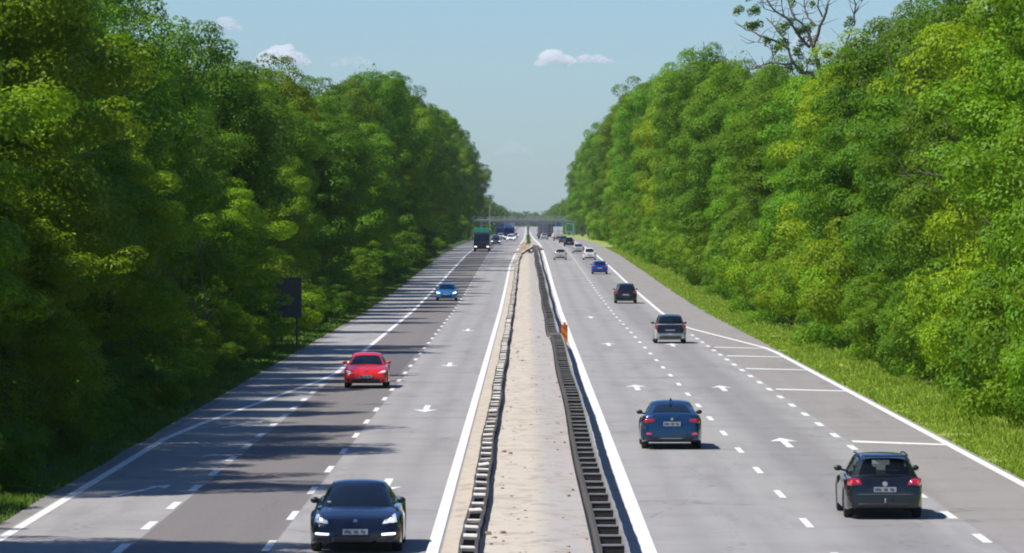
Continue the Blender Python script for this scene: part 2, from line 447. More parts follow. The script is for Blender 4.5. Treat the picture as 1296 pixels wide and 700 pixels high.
# stones and dried weeds lying on the median
g_ = np.random.default_rng(12); m = MB()
for i in range(260):
    Y = 98 * (640 / 98) ** g_.uniform(); x = float(g_.choice([-.62, .1, 1.05], p=[.45, .3, .25]) + g_.normal() * .28)
    if not glx(Y) + .3 < x < grx(Y) - .4: continue
    q = g_.uniform(.015, .05) * (1.6 if i % 9 == 0 else 1); m.box((x, Y, gz(Y) + .53 + q * .3), (q * 2, q * 1.6, q), rz=g_.uniform(0, 3), taper=.6)
tag(m.build('gravel', M_RUBBLE), 'small stones and crumbs of dirt scattered along the raised median', 'gravel', kind='stuff')

# orange marker at the break
def mat_marker():
    t = NT('orange_marker_stripes'); tc = t.n('ShaderNodeTexCoord').outputs['Object']
    sx = t.n('ShaderNodeSeparateXYZ'); t.l(tc, sx.inputs[0])
    s = t.math('ADD', t.math('MULTIPLY', sx.outputs[0], 1.0), sx.outputs[2])
    w = t.math('FRACT', t.math('MULTIPLY', s, 2.6))
    c = t.mix(t.ramp(w, [(.5, 0.0), (.52, 1.0)]), (.80, .26, .01), (.60, .08, .01))
    t.bsdf(c, .5); return t.m
mk = tag(empty('warning_marker', (2.08, 287.5, 0)), 'orange and red upright warning marker beside the break in the right guardrail', 'warning marker')
m = MB(); m.box((0, 0, .78), (.34, .05, .95)); m.build('panel', mat_marker(), mk, bevel=.02)
m = MB(); m.box((0, 0, .04), (.5, .35, .08)); m.tube([(0, .04, .08), (0, .04, .95)], [.025, .025], 6); m.build('base', M_BLACK, mk)
m = MB(); m.tube([(0, 0, 1.25), (0, 0, 1.38)], [.07, .07], 8); m.build('lamp', simple('amber_lens', (.6, .25, .02), .3), mk)

# ------------------------------------------------------------------ foliage
def fast_mesh(name, V, nq, mat):
    """V: (nq*4,3) array, quads"""
    me = bpy.data.meshes.new(name)
    me.vertices.add(nq * 4); me.vertices.foreach_set('co', V.astype(np.float32).ravel())
    me.loops.add(nq * 4); me.loops.foreach_set('vertex_index', np.arange(nq * 4, dtype=np.int32))
    me.polygons.add(nq); me.polygons.foreach_set('loop_start', np.arange(0, nq * 4, 4, dtype=np.int32))
    me.update(calc_edges=True); me.materials.append(mat); return me

def unit(a): return a / np.maximum(np.linalg.norm(a, axis=1, keepdims=True), 1e-9)
def leaf_quads(P, N, size, rng):
    """diamond leaves at P facing N"""
    n = len(P)
    r = rng.normal(size=(n, 3)); T = unit(np.cross(N, r)); B = np.cross(N, T)
    s = size[:, None]
    fold = N * s * .18
    return np.stack([P - T * s * .62, P - B * s * .40 + fold, P + T * s * .62, P + B * s * .40 + fold], 1).reshape(-1, 3)

def crown_points(rng, W, H, zb, nlobe, lobe_r, puff_r, leaves, leaf, flat=.75, low=0.0, airy=0.0):
    """nested lobes and puffs in an uneven crown; returns quads"""
    Ps, Ns, Ss = [], [], []
    cz = (zb + H) / 2; hz = (H - zb) / 2
    lobes = []
    for i in range(nlobe):
        d = unit(rng.normal(size=(1, 3)))[0]
        if d[2] < -.55 and low == 0: d[2] *= .4
        k = rng.uniform(.55, .92) if i > 5 else rng.uniform(.1, .4)
        wob = 1 + .22 * math.sin(3 * math.atan2(d[1], d[0]) + W) + .12 * math.sin(7 * d[2] + H)
        taper = 1.0 - .28 * max(0, d[2]) + low * max(0, -d[2]) * .5
        c = np.array([d[0] * (W / 2 - lobe_r * .7) * k * wob * taper, d[1] * (W / 2 - lobe_r * .7) * k * wob * taper, cz + d[2] * (hz - lobe_r * .6) * k])
        lobes.append((c, lobe_r * rng.uniform(.5, 1.4)))
    LC = np.array([l[0] for l in lobes]); LR = np.array([l[1] for l in lobes])
    for c, R in lobes:
        npf = max(6, int(2.7 * (R / puff_r) ** 2 * (1 - airy)))
        d = unit(rng.normal(size=(npf, 3)))
        pc = c + d * R * rng.uniform(.72, 1.05, (npf, 1)) * np.array([1, 1, flat])
        # drop puffs buried in other lobes
        top = d[:, 2] > (-.70 if zb > 1 else -1.1); pc = pc[top]; d = d[top]
        dist = np.linalg.norm((pc[:, None] - LC[None]) / np.array([1, 1, flat]), axis=2) / LR[None]
        keep = (dist < .55).sum(1) == 0
        pc = pc[keep]; d = d[keep]
        for q, dq in zip(pc, d):
            r = puff_r * rng.uniform(.42, 1.4)
            n = int(leaves * (r / puff_r) ** 2)
            dd = rng.normal(size=(n, 3)) + dq * .55; dd[:, 2] += .35; dd = unit(dd)
            P = q + dd * r * (rng.uniform(.35, 1.0, (n, 1)) ** .4) * np.array([1, 1, .62])
            N = unit(dd * .9 + np.array([0, 0, .35]) + rng.normal(size=(n, 3)) * .24)
            Ps.append(P); Ns.append(N); Ss.append(rng.uniform(.65, 1.3, n) * leaf)
    # loose inner leaves
    n = int(sum(len(p) for p in Ps) * .05)
    d = unit(rng.normal(size=(n, 3))) * (rng.uniform(0, 1, (n, 1)) ** .4)
    Ps.append(np.array([0, 0, cz]) + d * np.array([W / 2 * .75, W / 2 * .75, hz * .85])); Ns.append(unit(rng.normal(size=(n, 3)))); Ss.append(rng.uniform(.9, 1.4, n) * leaf)
    P = np.concatenate(Ps); N = np.concatenate(Ns); S = np.concatenate(Ss)
    return leaf_quads(P, N, S, rng), len(P), LC

def trunk_mesh(rng, W, H, zb, LC, r0):
    m = MB(); x = y = 0; pts = [(0, 0, -.3)]; rs = [r0 * 1.5]
    top = H * .8
    for i in range(1, 9):
        x += rng.uniform(-.18, .18); y += rng.uniform(-.18, .18); pts.append((x, y, top * i / 8)); rs.append(r0 * (1 - .85 * i / 8) + .02)
    m.tube(pts, rs, 8)
    idx = rng.permutation(len(LC))[:16]
    for k in idx:
        c = LC[k]; z0 = max(zb * .5 + .3, min(top * .92, c[2] - abs(c[0]) * .6 - .8)); t = z0 / top * 8; i = min(7, int(t)); f = t - i
        a = Vector(pts[i]).lerp(Vector(pts[i + 1]), f); b = Vector(c); mid = a.lerp(b, .5) + Vector((rng.uniform(-.3, .3), rng.uniform(-.3, .3), rng.uniform(.1, .6)))
        rr = max(.05, rs[i] * .5); m.tube([a, a.lerp(mid, .6), mid, mid.lerp(b, .6), b], [rr, rr * .8, rr * .6, rr * .42, rr * .2], 5)
    return m.mesh('trunk', 60)

rng = np.random.default_rng(7)
KIND = {}
def kind(key, mat, trunk_r, **kw):
    V, n, LC = crown_points(rng, **kw)
    cm = fast_mesh('crown', V, n, mat)
    tm = trunk_mesh(rng, kw['W'], kw['H'], kw['zb'], LC, trunk_r); tm.materials.append(M_BARK)
    KIND[key] = (cm, tm, kw['W'], kw['H'], n)
kind('oak', M_LEAF, .30, W=10, H=18, zb=2.5, nlobe=46, lobe_r=1.9, puff_r=1.05, leaves=330, leaf=.120)
kind('ash', M_LEAF, .26, W=8.6, H=18, zb=2.0, nlobe=48, lobe_r=1.6, puff_r=.90, leaves=265, leaf=.114, flat=.85)
kind('lime', M_LEAFY, .26, W=9, H=18, zb=1.5, nlobe=46, lobe_r=1.7, puff_r=1.0, leaves=310, leaf=.120, low=.6)
kind('elm', M_LEAFD, .28, W=9.5, H=18, zb=3, nlobe=42, lobe_r=1.9, puff_r=.92, leaves=250, leaf=.116, airy=.15)
kind('low', M_LEAF, .22, W=9, H=18, zb=.2, nlobe=50, lobe_r=1.8, puff_r=1.0, leaves=310, leaf=.120, low=1.0)
kind('shrub', M_LEAF, .06, W=4.6, H=4.0, zb=0.0, nlobe=18, lobe_r=.95, puff_r=.46, leaves=120, leaf=.085, low=1.0)
kind('shruby', M_LEAFY, .05, W=4.0, H=3.6, zb=0.0, nlobe=16, lobe_r=.85, puff_r=.42, leaves=120, leaf=.082, low=1.0)
print('leaf quads', sum(k[4] for k in KIND.values()))

def hfront(Y): return float(np.interp(Y, [0, 240, 330, 420, 600, 900, 1300, 2000], [17.5, 17, 16.2, 18.3, 22.5, 25.5, 28.5, 31]))
R = random.Random(21)
def place(key, x, Y, h, wscale, label, cat, group, name):
    cm, tm, W, H, n = KIND[key]
    t = tag(empty(name, (x, Y, gz(Y) - .05), R.uniform(0, 6.28)), label, cat, group)
    s = h / H; t.scale = (wscale, wscale, s)
    link('crown', cm, t); link('trunk', tm, t)
    return t
COL = {'oak': 'deep green rounded', 'ash': 'fresh green narrow', 'lime': 'yellow-green full', 'elm': 'dull green loose', 'low': 'green low-branched'}
def words(Y):
    if Y < 175: return 'nearest'
    if Y < 260: return 'near'
    if Y < 420: return 'middle'
    return 'far'
LMK = {-1: [(114, 'the near-black sports saloon'), (221, 'the red saloon'), (286, 'the grey sign back'), (440, 'the light blue hatchback'), (826, 'the green truck'), (1250, 'the blue truck'), (1600, 'the bridge')],
       1: [(127, 'the black estate car'), (164, 'the dark blue saloon'), (300, 'the black-backed suv'), (432, 'the black suv'), (585, 'the bright blue hatchback'), (707, 'the little suv'), (924, 'the far black car'), (1180, 'the white van'), (1700, 'the green road sign')]}
def where(side, Y):
    k = min(LMK[side], key=lambda q: abs(math.log(q[0] / Y)))
    r = Y / k[0]
    return ('level with ' if .955 < r < 1.045 else 'just nearer than ' if .85 < r < 1 else 'nearer than ' if r < 1 else 'just beyond ' if r < 1.15 else 'beyond ') + k[1]
def row(side, x0, jit, Y0, Y1, step, grow, hf, hj, keys, rowword):
    Y = Y0; i = 0
    sname = 'left' if side < 0 else 'right'
    while Y < Y1:
        k = R.choice(keys) if not (side < 0 and 140 < Y < 176) else 'lime'; h = hf(Y) * R.uniform(1 - hj, 1 + hj)
        ws = (1.0 + min(.22, max(0, Y - 300) / 2000)) * R.uniform(.85, 1.15)
        sz = 'tall ' if h > hf(Y) * 1.03 else 'shorter ' if h < hf(Y) * .97 else ''; lab = f'{sz}{COL[k]} tree, {rowword} {sname}, {where(side, Y)}'
        xx = x0 + R.uniform(-jit, jit)
        if side < 0 and xx < 22 and (290 < Y < 346 or 115 < Y < 128): xx = 24.5 + R.uniform(-.6, .8); h = min(h, 15) * .92
        place(k, side * xx, Y, h, ws, lab, 'tree', f'trees of the forest {sname} of the motorway', 'broadleaf_tree')
        Y += (step + grow * (Y - Y0)) * R.uniform(.75, 1.25); i += 1
    return i
c = 0
c += row(-1, 18.2, 1.6, 96, 1640, 6.6, .024, hfront, .15, ['oak', 'low', 'lime', 'elm', 'low'], 'front row')
c += row(-1, 27.0, 2.0, 215, 1640, 13, .030, lambda Y: hfront(Y) * 1.08, .08, ['oak', 'ash', 'elm'], 'back row')
c += row(1, 19.8, 2.2, 128, 1900, 8.2, .028, lambda Y: hfront(Y) * (1.13 if 345 < Y < 1000 else 1.03), .11, ['low', 'lime', 'oak', 'low', 'ash'], 'front row')
c += row(1, 27.5, 2.0, 225, 1900, 13, .030, lambda Y: hfront(Y) * 1.04, .08, ['oak', 'ash', 'lime'], 'back row')
place('low', 21.8, 284, 22, 1.0, 'tall green tree right beside the half-dead tree, rising out of the frame', 'tree', 'trees of the forest right of the motorway', 'broadleaf_tree')
place('shrub', -14.45, 279, 4.3, .62, 'tall leafy dark shrub covering the left side of the grey sign back', 'shrub', 'shrubs along the left forest edge', 'shrub')
place('oak', -19.6, 281, 18, 1.05, 'deep green rounded tree in the left front row, shading the grey sign back', 'tree', 'trees of the forest left of the motorway', 'broadleaf_tree')
for x, Y, h in ((-14.9, 153, 9.5), (-15.6, 200, 11), (-15.2, 262, 10), (-15.6, 325, 12), (-15.8, 398, 13), (-15.8, 505, 14), (-15.8, 640, 16), (-16, 830, 18), (-16, 1080, 20)):
    place('lime', x, Y, h, .68, f'short yellow-green tree leaning out over the left verge, {where(-1, Y)}', 'tree', 'trees of the forest left of the motorway', 'broadleaf_tree')
print('trees', c)
# shrubs at the foot of the forest
n = 0; Y = 128
while Y < 1300:
    k = R.choice(['shrub', 'shrub', 'shruby']); s = R.uniform(.8, 1.35) * (1 + Y / 1500)
    place(k, 16.9 + R.uniform(-.35, .5) + s * .4, Y, 4.0 * s * R.uniform(.9, 1.3), s, f'{"big " if s > 1.15 * (1 + Y / 1500) else "small " if s < .95 * (1 + Y / 1500) else ""}{"yellow-green" if k == "shruby" else "green"} shrub behind the right verge, {where(1, Y)}', 'shrub', 'shrubs along the right forest edge', 'shrub'); n += 1
    Y += (3.3 + .017 * (Y - 128)) * R.uniform(.7, 1.3)
print('shrubs', n)
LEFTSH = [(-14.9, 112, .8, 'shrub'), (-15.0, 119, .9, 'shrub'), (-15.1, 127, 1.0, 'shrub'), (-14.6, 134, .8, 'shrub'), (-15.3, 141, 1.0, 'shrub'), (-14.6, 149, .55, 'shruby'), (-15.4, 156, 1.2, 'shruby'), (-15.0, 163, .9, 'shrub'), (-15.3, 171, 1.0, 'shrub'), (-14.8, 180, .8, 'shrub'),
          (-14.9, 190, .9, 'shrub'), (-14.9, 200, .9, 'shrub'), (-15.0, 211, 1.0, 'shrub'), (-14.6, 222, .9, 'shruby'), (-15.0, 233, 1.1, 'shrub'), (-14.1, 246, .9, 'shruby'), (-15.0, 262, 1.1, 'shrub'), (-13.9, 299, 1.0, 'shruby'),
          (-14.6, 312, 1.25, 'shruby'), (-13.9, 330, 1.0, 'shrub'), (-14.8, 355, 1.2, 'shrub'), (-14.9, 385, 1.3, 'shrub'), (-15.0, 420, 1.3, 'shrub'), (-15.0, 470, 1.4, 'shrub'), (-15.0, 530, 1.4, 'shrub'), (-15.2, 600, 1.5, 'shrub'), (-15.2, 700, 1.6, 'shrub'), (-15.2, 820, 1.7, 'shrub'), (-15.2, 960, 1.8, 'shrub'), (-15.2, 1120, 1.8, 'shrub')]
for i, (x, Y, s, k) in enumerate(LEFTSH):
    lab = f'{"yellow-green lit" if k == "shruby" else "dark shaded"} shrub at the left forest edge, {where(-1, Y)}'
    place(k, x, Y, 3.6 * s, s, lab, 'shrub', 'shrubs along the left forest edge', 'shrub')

for i in range(40):
    Y = 108 * 1.055 ** i + R.uniform(-2, 2); s = R.uniform(.35, .75) * (1 + Y / 1200)
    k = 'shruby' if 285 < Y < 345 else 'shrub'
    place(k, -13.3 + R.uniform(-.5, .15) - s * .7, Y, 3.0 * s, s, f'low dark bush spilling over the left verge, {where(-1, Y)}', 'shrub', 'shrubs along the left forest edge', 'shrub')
for i in range(34):
    Y = 120 * 1.052 ** i + R.uniform(-2, 2)
    if 290 < Y < 346: continue
    s = R.uniform(1.3, 1.7)
    place('shrub', -20.6 + R.uniform(-1, 1), Y, 4.2 * s, s, f'{"wide" if s > 1.5 else "narrow"} dark undergrowth bush behind the left front row, {where(-1, Y)}', 'shrub', 'shrubs along the left forest edge', 'shrub')
# dead trees and twigs
def dead_tree(name, label, x, Y, h, seed, tufts=0, r0=.32, spread=1.0, z0=0, lean=(0, 0)):
    r = random.Random(seed); t = tag(empty(name, (x, Y, gz(Y) + z0)), label, 'dead tree' if z0 == 0 else 'bare tree')
    m = MB(); tips = []
    def branch(p, d, L, rr, depth):
        pts = [p]; rs = [rr]; dd = d.copy(); q = p.copy()
        n = 5
        for i in range(n):
            dd = (dd + Vector((r.uniform(-1, 1), r.uniform(-1, 1), r.uniform(-.5, .8))) * .30).normalized()
            q = q + dd * L / n; pts.append(q.copy()); rs.append(rr * (1 - .65 * (i + 1) / n))
        m.tube(pts, rs, 6 if depth < 2 else 4)
        tips.append((q, depth))
        if depth < 4:
            for k in range(r.choice([2, 3, 3]) if depth < 3 else 2):
                i = r.randint(2, n)
                nd = (dd + Vector((r.uniform(-1, 1) * spread, r.uniform(-1, 1) * spread, r.uniform(-.1, .8)))).normalized()
                branch(pts[i], nd, L * r.uniform(.55, .8), max(.018, rs[i] * .75), depth + 1)
    branch(Vector((0, 0, 0)), Vector((lean[0], lean[1], 1)).normalized(), h * .45, r0, 0)
    m.build('trunk', M_DEADWOOD if tufts < 5 else M_BARK, t, smooth=60)
    if tufts:
        g = np.random.default_rng(seed); Ps = []; Ns = []
        tl = [q for q, dp in tips if dp >= 2]; r.shuffle(tl)
        tl.sort(key=lambda q: q.x + r.uniform(-2, 2))
        for q in tl[:tufts]:
            for s in range(4):
                cc = np.array(q) + g.normal(size=3) * .45
                d = unit(g.normal(size=(70, 3))); Ps.append(cc + d * .38 * g.uniform(.5, 1, (70, 1))); Ns.append(unit(d + g.normal(size=(70, 3)) * .5 + np.array([0, 0, .4])))
        P = np.concatenate(Ps); N = np.concatenate(Ns)
        link('crown', fast_mesh('crown', leaf_quads(P, N, np.full(len(P), .15), g), len(P), M_LEAF), t)
    return t
# the half-dead oak: limbs listed as (x, height above ground) in metres, each drifting in depth
DT = [([(19.0, 0), (18.9, 6), (18.7, 12), (18.79, 15.5), (18.5, 16.9), (18.2, 17.9), (18.48, 18.65), (18.8, 19.6), (19.0, 20.45), (19.3, 21.6), (19.6, 23)], .30, .05),
      ([(18.75, 15.0), (18.2, 16.3), (17.6, 16.35), (17.1, 16.95), (16.8, 17.8), (16.4, 18.75), (15.95, 19.3), (15.4, 19.9)], .20, .04),
      ([(17.1, 16.9), (15.95, 16.95), (15.2, 16.85), (14.55, 16.6), (14.0, 16.4)], .11, .03),
      ([(16.8, 17.8), (16.1, 18.3), (15.4, 18.6), (14.75, 18.85), (14.1, 19.1), (13.6, 19.5)], .12, .03),
      ([(18.1, 17.95), (17.45, 18.6), (17.05, 19.2), (16.5, 19.85), (15.85, 20.2), (15.4, 20.8), (14.9, 21.6), (14.5, 22.3)], .15, .03),
      ([(18.2, 18.0), (17.95, 19.0), (17.2, 19.8), (16.9, 20.4), (16.8, 21.3), (16.9, 22.4)], .14, .03),
      ([(18.48, 19.3), (18.0, 19.85), (17.8, 20.5), (17.65, 21.4), (17.4, 22.4)], .10, .025),
      ([(18.9, 19.9), (18.6, 20.5), (18.65, 21.5), (18.5, 22.5)], .09, .025),
      ([(16.5, 19.85), (16.3, 20.6), (16.35, 21.6)], .06, .02), ([(15.85, 20.2), (15.2, 20.4), (14.7, 20.9)], .05, .02), ([(19.3, 21.6), (19.0, 22.3), (19.1, 23.2)], .05, .02),
      ([(15.2, 18.7), (14.8, 18.3), (14.2, 18.2)], .04, .015), ([(16.2, 17.9), (15.9, 17.6), (15.7, 17.4)], .04, .015), ([(17.8, 20.5), (18.1, 21.1), (18.2, 21.9)], .05, .02),
      ([(19.4, 14.0), (19.8, 16.8), (20.35, 18.1), (20.9, 19.4), (20.95, 20.6), (20.6, 21.2), (20.35, 22)], .13, .03), ([(20.9, 20.0), (21.4, 20.9), (21.5, 22)], .07, .02)]
TUF = [(14.1, 21.2, .5), (13.6, 20.2, .5), (14.4, 20.2, .6), (14.2, 19.3, .55), (15.0, 19.3, .6), (15.2, 18.4, .5), (16.2, 18.6, .7), (15.9, 17.9, .6), (16.9, 19.3, .5), (18.1, 19.1, .6), (17.8, 18.3, .6), (17.3, 17.6, .6), (18.2, 16.9, .6), (16.2, 19.2, .4), (17.4, 18.9, .45), (19.1, 17.4, .6), (20.9, 19.6, .5), (17.2, 16.6, .6), (18.3, 20.6, .3), (16.9, 20.9, .25)]
dt = tag(empty('dead_tree', (18.9, 338, 0)), 'half-dead tree with dark bare forking limbs and a few leaf tufts above the right forest', 'dead tree')
r = random.Random(4); m = MB()
for pts, r0, r1 in DT:
    y0 = r.uniform(-.3, .3); dy = r.uniform(-.5, .5); q = []; rr = []; n = len(pts)
    for i in range(n * 2 - 1):
        a = pts[i // 2]; b = pts[min(n - 1, i // 2 + (i % 2))]; f = .5 if i % 2 else 0
        q.append((a[0] + (b[0] - a[0]) * f - 18.9 + (r.uniform(-.10, .10) if i % 2 else 0), y0 * (i > 0) + dy * i * .5, a[1] + (b[1] - a[1]) * f + (r.uniform(-.10, .10) if i % 2 else 0))); rr.append(r0 + (r1 - r0) * i / (2 * n - 2))
    m.tube(q, [v * .72 for v in rr], 7)
    for i in range(2, len(q) - 1):
        if pts[0][1] == 0 and q[i][2] < 16: continue
        for k in range(2):
            a = Vector(q[i]); d = Vector((r.uniform(-1, 1), r.uniform(-1, 1), r.uniform(-.2, 1))).normalized(); L = r.uniform(.4, 1.3)
            b = a + d * L * .5 + Vector((0, 0, r.uniform(-.1, .15))); c_ = b + (d + Vector((r.uniform(-.5, .5), 0, r.uniform(-.2, .5)))) * L * .5
            m.tube([a, b, c_], [.03, .02, .01], 4)
m.build('trunk', M_DEADWOOD, dt, smooth=60)
g_ = np.random.default_rng(2); Ps = []; Ns = []
for x, z, q in TUF:
    for k in range(int(5 * q)):
        cc = np.array([x - 18.9, 0, z]) + g_.normal(size=3) * q * .38 * np.array([1, 1.5, .8]); n = 60
        d = unit(g_.normal(size=(n, 3)) + np.array([0, 0, .3])); Ps.append(cc + d * .30 * g_.uniform(.5, 1, (n, 1))); Ns.append(unit(d + g_.normal(size=(n, 3)) * .5))
P_ = np.concatenate(Ps); N_ = np.concatenate(Ns)
link('crown', fast_mesh('crown', leaf_quads(P_, N_, np.full(len(P_), .13), g_), len(P_), M_LEAF), dt)
dead_tree('dead_tree', 'grey leafless branching tree hanging in shade in the left forest wall', -15.2, 226, 9.5, 9, r0=.13, spread=1.3, lean=(.3, -.1))
dead_tree('dead_tree', 'brown bare branches in the dark gap of the near right forest', 17.9, 196, 15, 23, r0=.16, spread=1.2, lean=(-.1, 0))
dead_tree('dead_tree', 'thin bare grey tree in front of the dark near left forest', -16.0, 172, 13, 14, r0=.12, spread=1.2, lean=(.1, 0))

# far woods: masses of foliage nobody could count
def wood(name, label, spots, leaf, per, mat, seed):
    g = np.random.default_rng(seed); Vs = []; tot = 0
    for x, Y, w, h in spots:
        nl = 9
        for k in range(nl):
            d = unit(g.normal(size=(1, 3)))[0]
            c = np.array([x + d[0] * w * .32, Y + d[1] * w * .32, gz(Y) + h * (.55 + .3 * d[2])]); rr = w * .26 * g.uniform(.7, 1.2)
            n = per // nl
            e = g.normal(size=(n, 3)); e[:, 2] += .3; e = unit(e)
            P = c + e * rr * g.uniform(.7, 1.05, (n, 1)); N = unit(e + g.normal(size=(n, 3)) * .5 + np.array([0, 0, .3]))
            Vs.append(leaf_quads(P, N, g.uniform(.7, 1.3, n) * leaf, g)); tot += n
        n = per // 3; P = np.stack([x + g.uniform(-w / 2, w / 2, n), Y + g.uniform(-w / 2, w / 2, n), gz(Y) + g.uniform(0, h * .6, n)], 1)
        Vs.append(leaf_quads(P, unit(g.normal(size=(n, 3))), np.full(n, leaf), g)); tot += n
    o = link(name, fast_mesh(name, np.concatenate(Vs), tot, mat)); tag(o, label, 'wood', kind='stuff'); return o
sp = []
for s in (-1, 1):
    Y = 2020 if s < 0 else 2080
    while Y < 4300:
        for x0 in (19.5, 30): sp.append((s * (x0 + R.uniform(-1.5, 1.5)) + (1.5 if s > 0 else 0), Y + R.uniform(-8, 8), 12, R.uniform(14, 16.5)))
        Y += 34
wood('far_wood', 'hazy distant green woods on both sides beyond the motorway bridge', sp, .85, 700, M_LEAFD, 3)
sp = [(x + R.uniform(-5, 5), 5000 + R.uniform(0, 500), 17, R.uniform(9.5, 14)) for x in range(-150, 151, 9)] + [(x + R.uniform(-5, 5), 5900, 20, R.uniform(12, 15)) for x in range(-230, 231, 11)]
wood('horizon_wood', 'bluish strip of woods closing the horizon behind the bridge', sp, 1.6, 420, M_LEAFD, 4)
sp = [(s * (38 + R.uniform(-3, 3) + k * 9), Y + R.uniform(-8, 8), 13, (hfront(Y) * .98)) for s in (-1, 1) for k in (0, 1) for Y in range(300, 1900, 24 + 8 * k)]
wood('forest_interior', 'green mass of trees deep in the forest behind the front rows on both sides', sp, .6, 700, M_LEAF, 5)

# grass on the verges
def grass(label, x0, x1, Y0, Y1, n, seed, hh=(.18, .5), mat=None):
    g = np.random.default_rng(seed)
    u = g.uniform(0, 1, n); Y = Y0 * (Y1 / Y0) ** u
    e = g.uniform(0, 1, n); x = x0 + (x1 - x0) * e
    keep = np.array([mnoise.noise(Vector((a * .7, b * .16, 0))) for a, b in zip(x, Y)]) > -.45
    x, Y = x[keep], Y[keep]; n = len(x); k = e[keep]
    clump = np.array([mnoise.noise(Vector((a * .9, b * .12, 7))) for a, b in zip(x, Y)])
    h = g.uniform(hh[0], hh[1], n) * (.45 + 1.0 * k) * (1 + clump)
    w = g.uniform(.018, .04, n) * (Y / 140) ** .7; a = g.uniform(0, 6.28, n)
    z = np.interp(Y, _kx, _ky)
    base = np.stack([x, Y, z - .03], 1); side = np.stack([np.cos(a) * w, np.sin(a) * w, np.zeros(n)], 1)
    lean = np.stack([g.normal(0, .28, n) * h, g.normal(0, .28, n) * h, h], 1)
    V = np.stack([base - side, base + side, base + lean + side * .25, base + lean - side * .25], 1).reshape(-1, 3)
    tag(link('grass', fast_mesh('grass', V, n, mat or M_GRASS)), label, 'grass', kind='stuff')
grass('bright sunlit grass growing along the right verge', 13.38, 17.6, 118, 900, 120000, 1, (.08, .27))
grass('grass growing along the shaded left verge', -12.1, -15.2, 100, 700, 60000, 2, (.08, .28), M_GRASS_SHADED)

# ------------------------------------------------------------------ sign backs, signs, bridge
def sign(name, label, cat, x, Y, w, z0, z1, mat, posts, rz=0, cross=False, back=None, bars=0):
    t = tag(empty(name, (x, Y, gz(Y)), rz), label, cat)
    m = MB(); m.box((0, 0, (z0 + z1) / 2), (w, .05, z1 - z0)); m.build('panel', mat, t)
    fr = MB()
    for zz in (z0, z1): fr.box((0, 0, zz), (w + .1, .09, .07))
    for xx in (-w / 2, w / 2): fr.box((xx, 0, (z0 + z1) / 2), (.07, .085, z1 - z0))
    fr.build('frame', back or M_WHITE, t)
    for px in posts:
        p = MB(); p.tube([(px, .08, -.2), (px, .08, z1 - .1)], [.06, .06], 8); p.build('post', M_GALV if back is not M_SIGNBACK else M_SIGNBACK, t)
    for k in range(bars):
        zz = z0 + (z1 - z0) * (k + 1) / (bars + 1)
        b = MB(); b.box((0, -.05, zz), (w * .96, .04, .07)); b.build('stiffener', M_SIGNBACK, t)
    return t
sign('road_sign', 'large road sign seen from its dark grey back at the left forest edge', 'road sign', -13.05, 286, 1.75, 1.7, 3.8, M_SIGNBACK, (-.6, .65), back=M_SIGNBACK, bars=3)
sign('road_sign', 'small green road sign on the right verge before the bridge', 'road sign', 13.9, 1700, 2.3, 1.6, 4.2, M_GREEN, (-.7, .7))
sign('road_sign', 'small blue road sign on the right just past the bridge', 'road sign', 13.3, 2160, 2.5, 3.0, 6.0, M_BLUE, (-.8, .8))
sign('road_sign', 'dark blue sign back on the bright left grass near the bridge', 'road sign', -12.7, 2200, 3.0, 2.0, 5.0, simple('dark_blue_back', (.02, .03, .07), .5), (-.9, .9), back=M_BLUE)
lp = tag(empty('street_lamp', (-12.9, 1880, gz(1880))), 'thin pale lamp mast standing left of the bridge', 'street lamp')
m = MB(); m.tube([(0, 0, 0), (0, 0, 11), (.5, 0, 11.8), (1.6, 0, 12.1)], [.14, .09, .07, .06], 8); m.build('mast', M_GALV, lp)
m = MB(); m.box((1.9, 0, 12.08), (.7, .3, .14)); m.build('lamp_head', M_GALV, lp, bevel=.03)

YB = 1950; zB = gz(YB)
br = tag(empty('motorway_bridge', (0, YB, zB)), 'grey concrete road bridge crossing the motorway in the hazy distance', 'bridge')
m = MB(); m.box((0, 0, 5.42), (84, 9, .75)); m.build('deck', M_CONC, br)
m = MB(); m.box((0, -4.55, 5.95), (84, .25, .35)); m.box((0, 4.55, 5.95), (84, .25, .35)); m.build('parapet', simple('pale_parapet', (.30, .31, .31), .8), br)
m = MB()
for xx in range(-40, 41, 2): m.box((xx, -4.55, 6.55), (.12, .12, .85))
for zz in (6.4, 6.7, 7.0): m.box((0, -4.56, zz), (84, .08, .08))
m.build('railing', M_GALV, br)
for xx in (.7, -16.5, 17.5):
    p = MB(); p.box((xx, 0, 2.45), (.9, 7.5, 4.9)); p.build('pier', M_CONC, br, bevel=.1)
for sx_ in (-1, 1):
    p = MB(); p.add([(sx_ * 21, -9, 0), (sx_ * 30, -6, 5.0), (sx_ * 62, -6, 5.0), (sx_ * 62, -9, 0), (sx_ * 21, 9, 0), (sx_ * 30, 6, 5.0), (sx_ * 62, 6, 5.0), (sx_ * 62, 9, 0)],
                    [(0, 1, 2, 3), (7, 6, 5, 4), (0, 4, 5, 1), (1, 5, 6, 2), (3, 2, 6, 7), (0, 3, 7, 4)])
    p.build('embankment', M_VERGE, br)

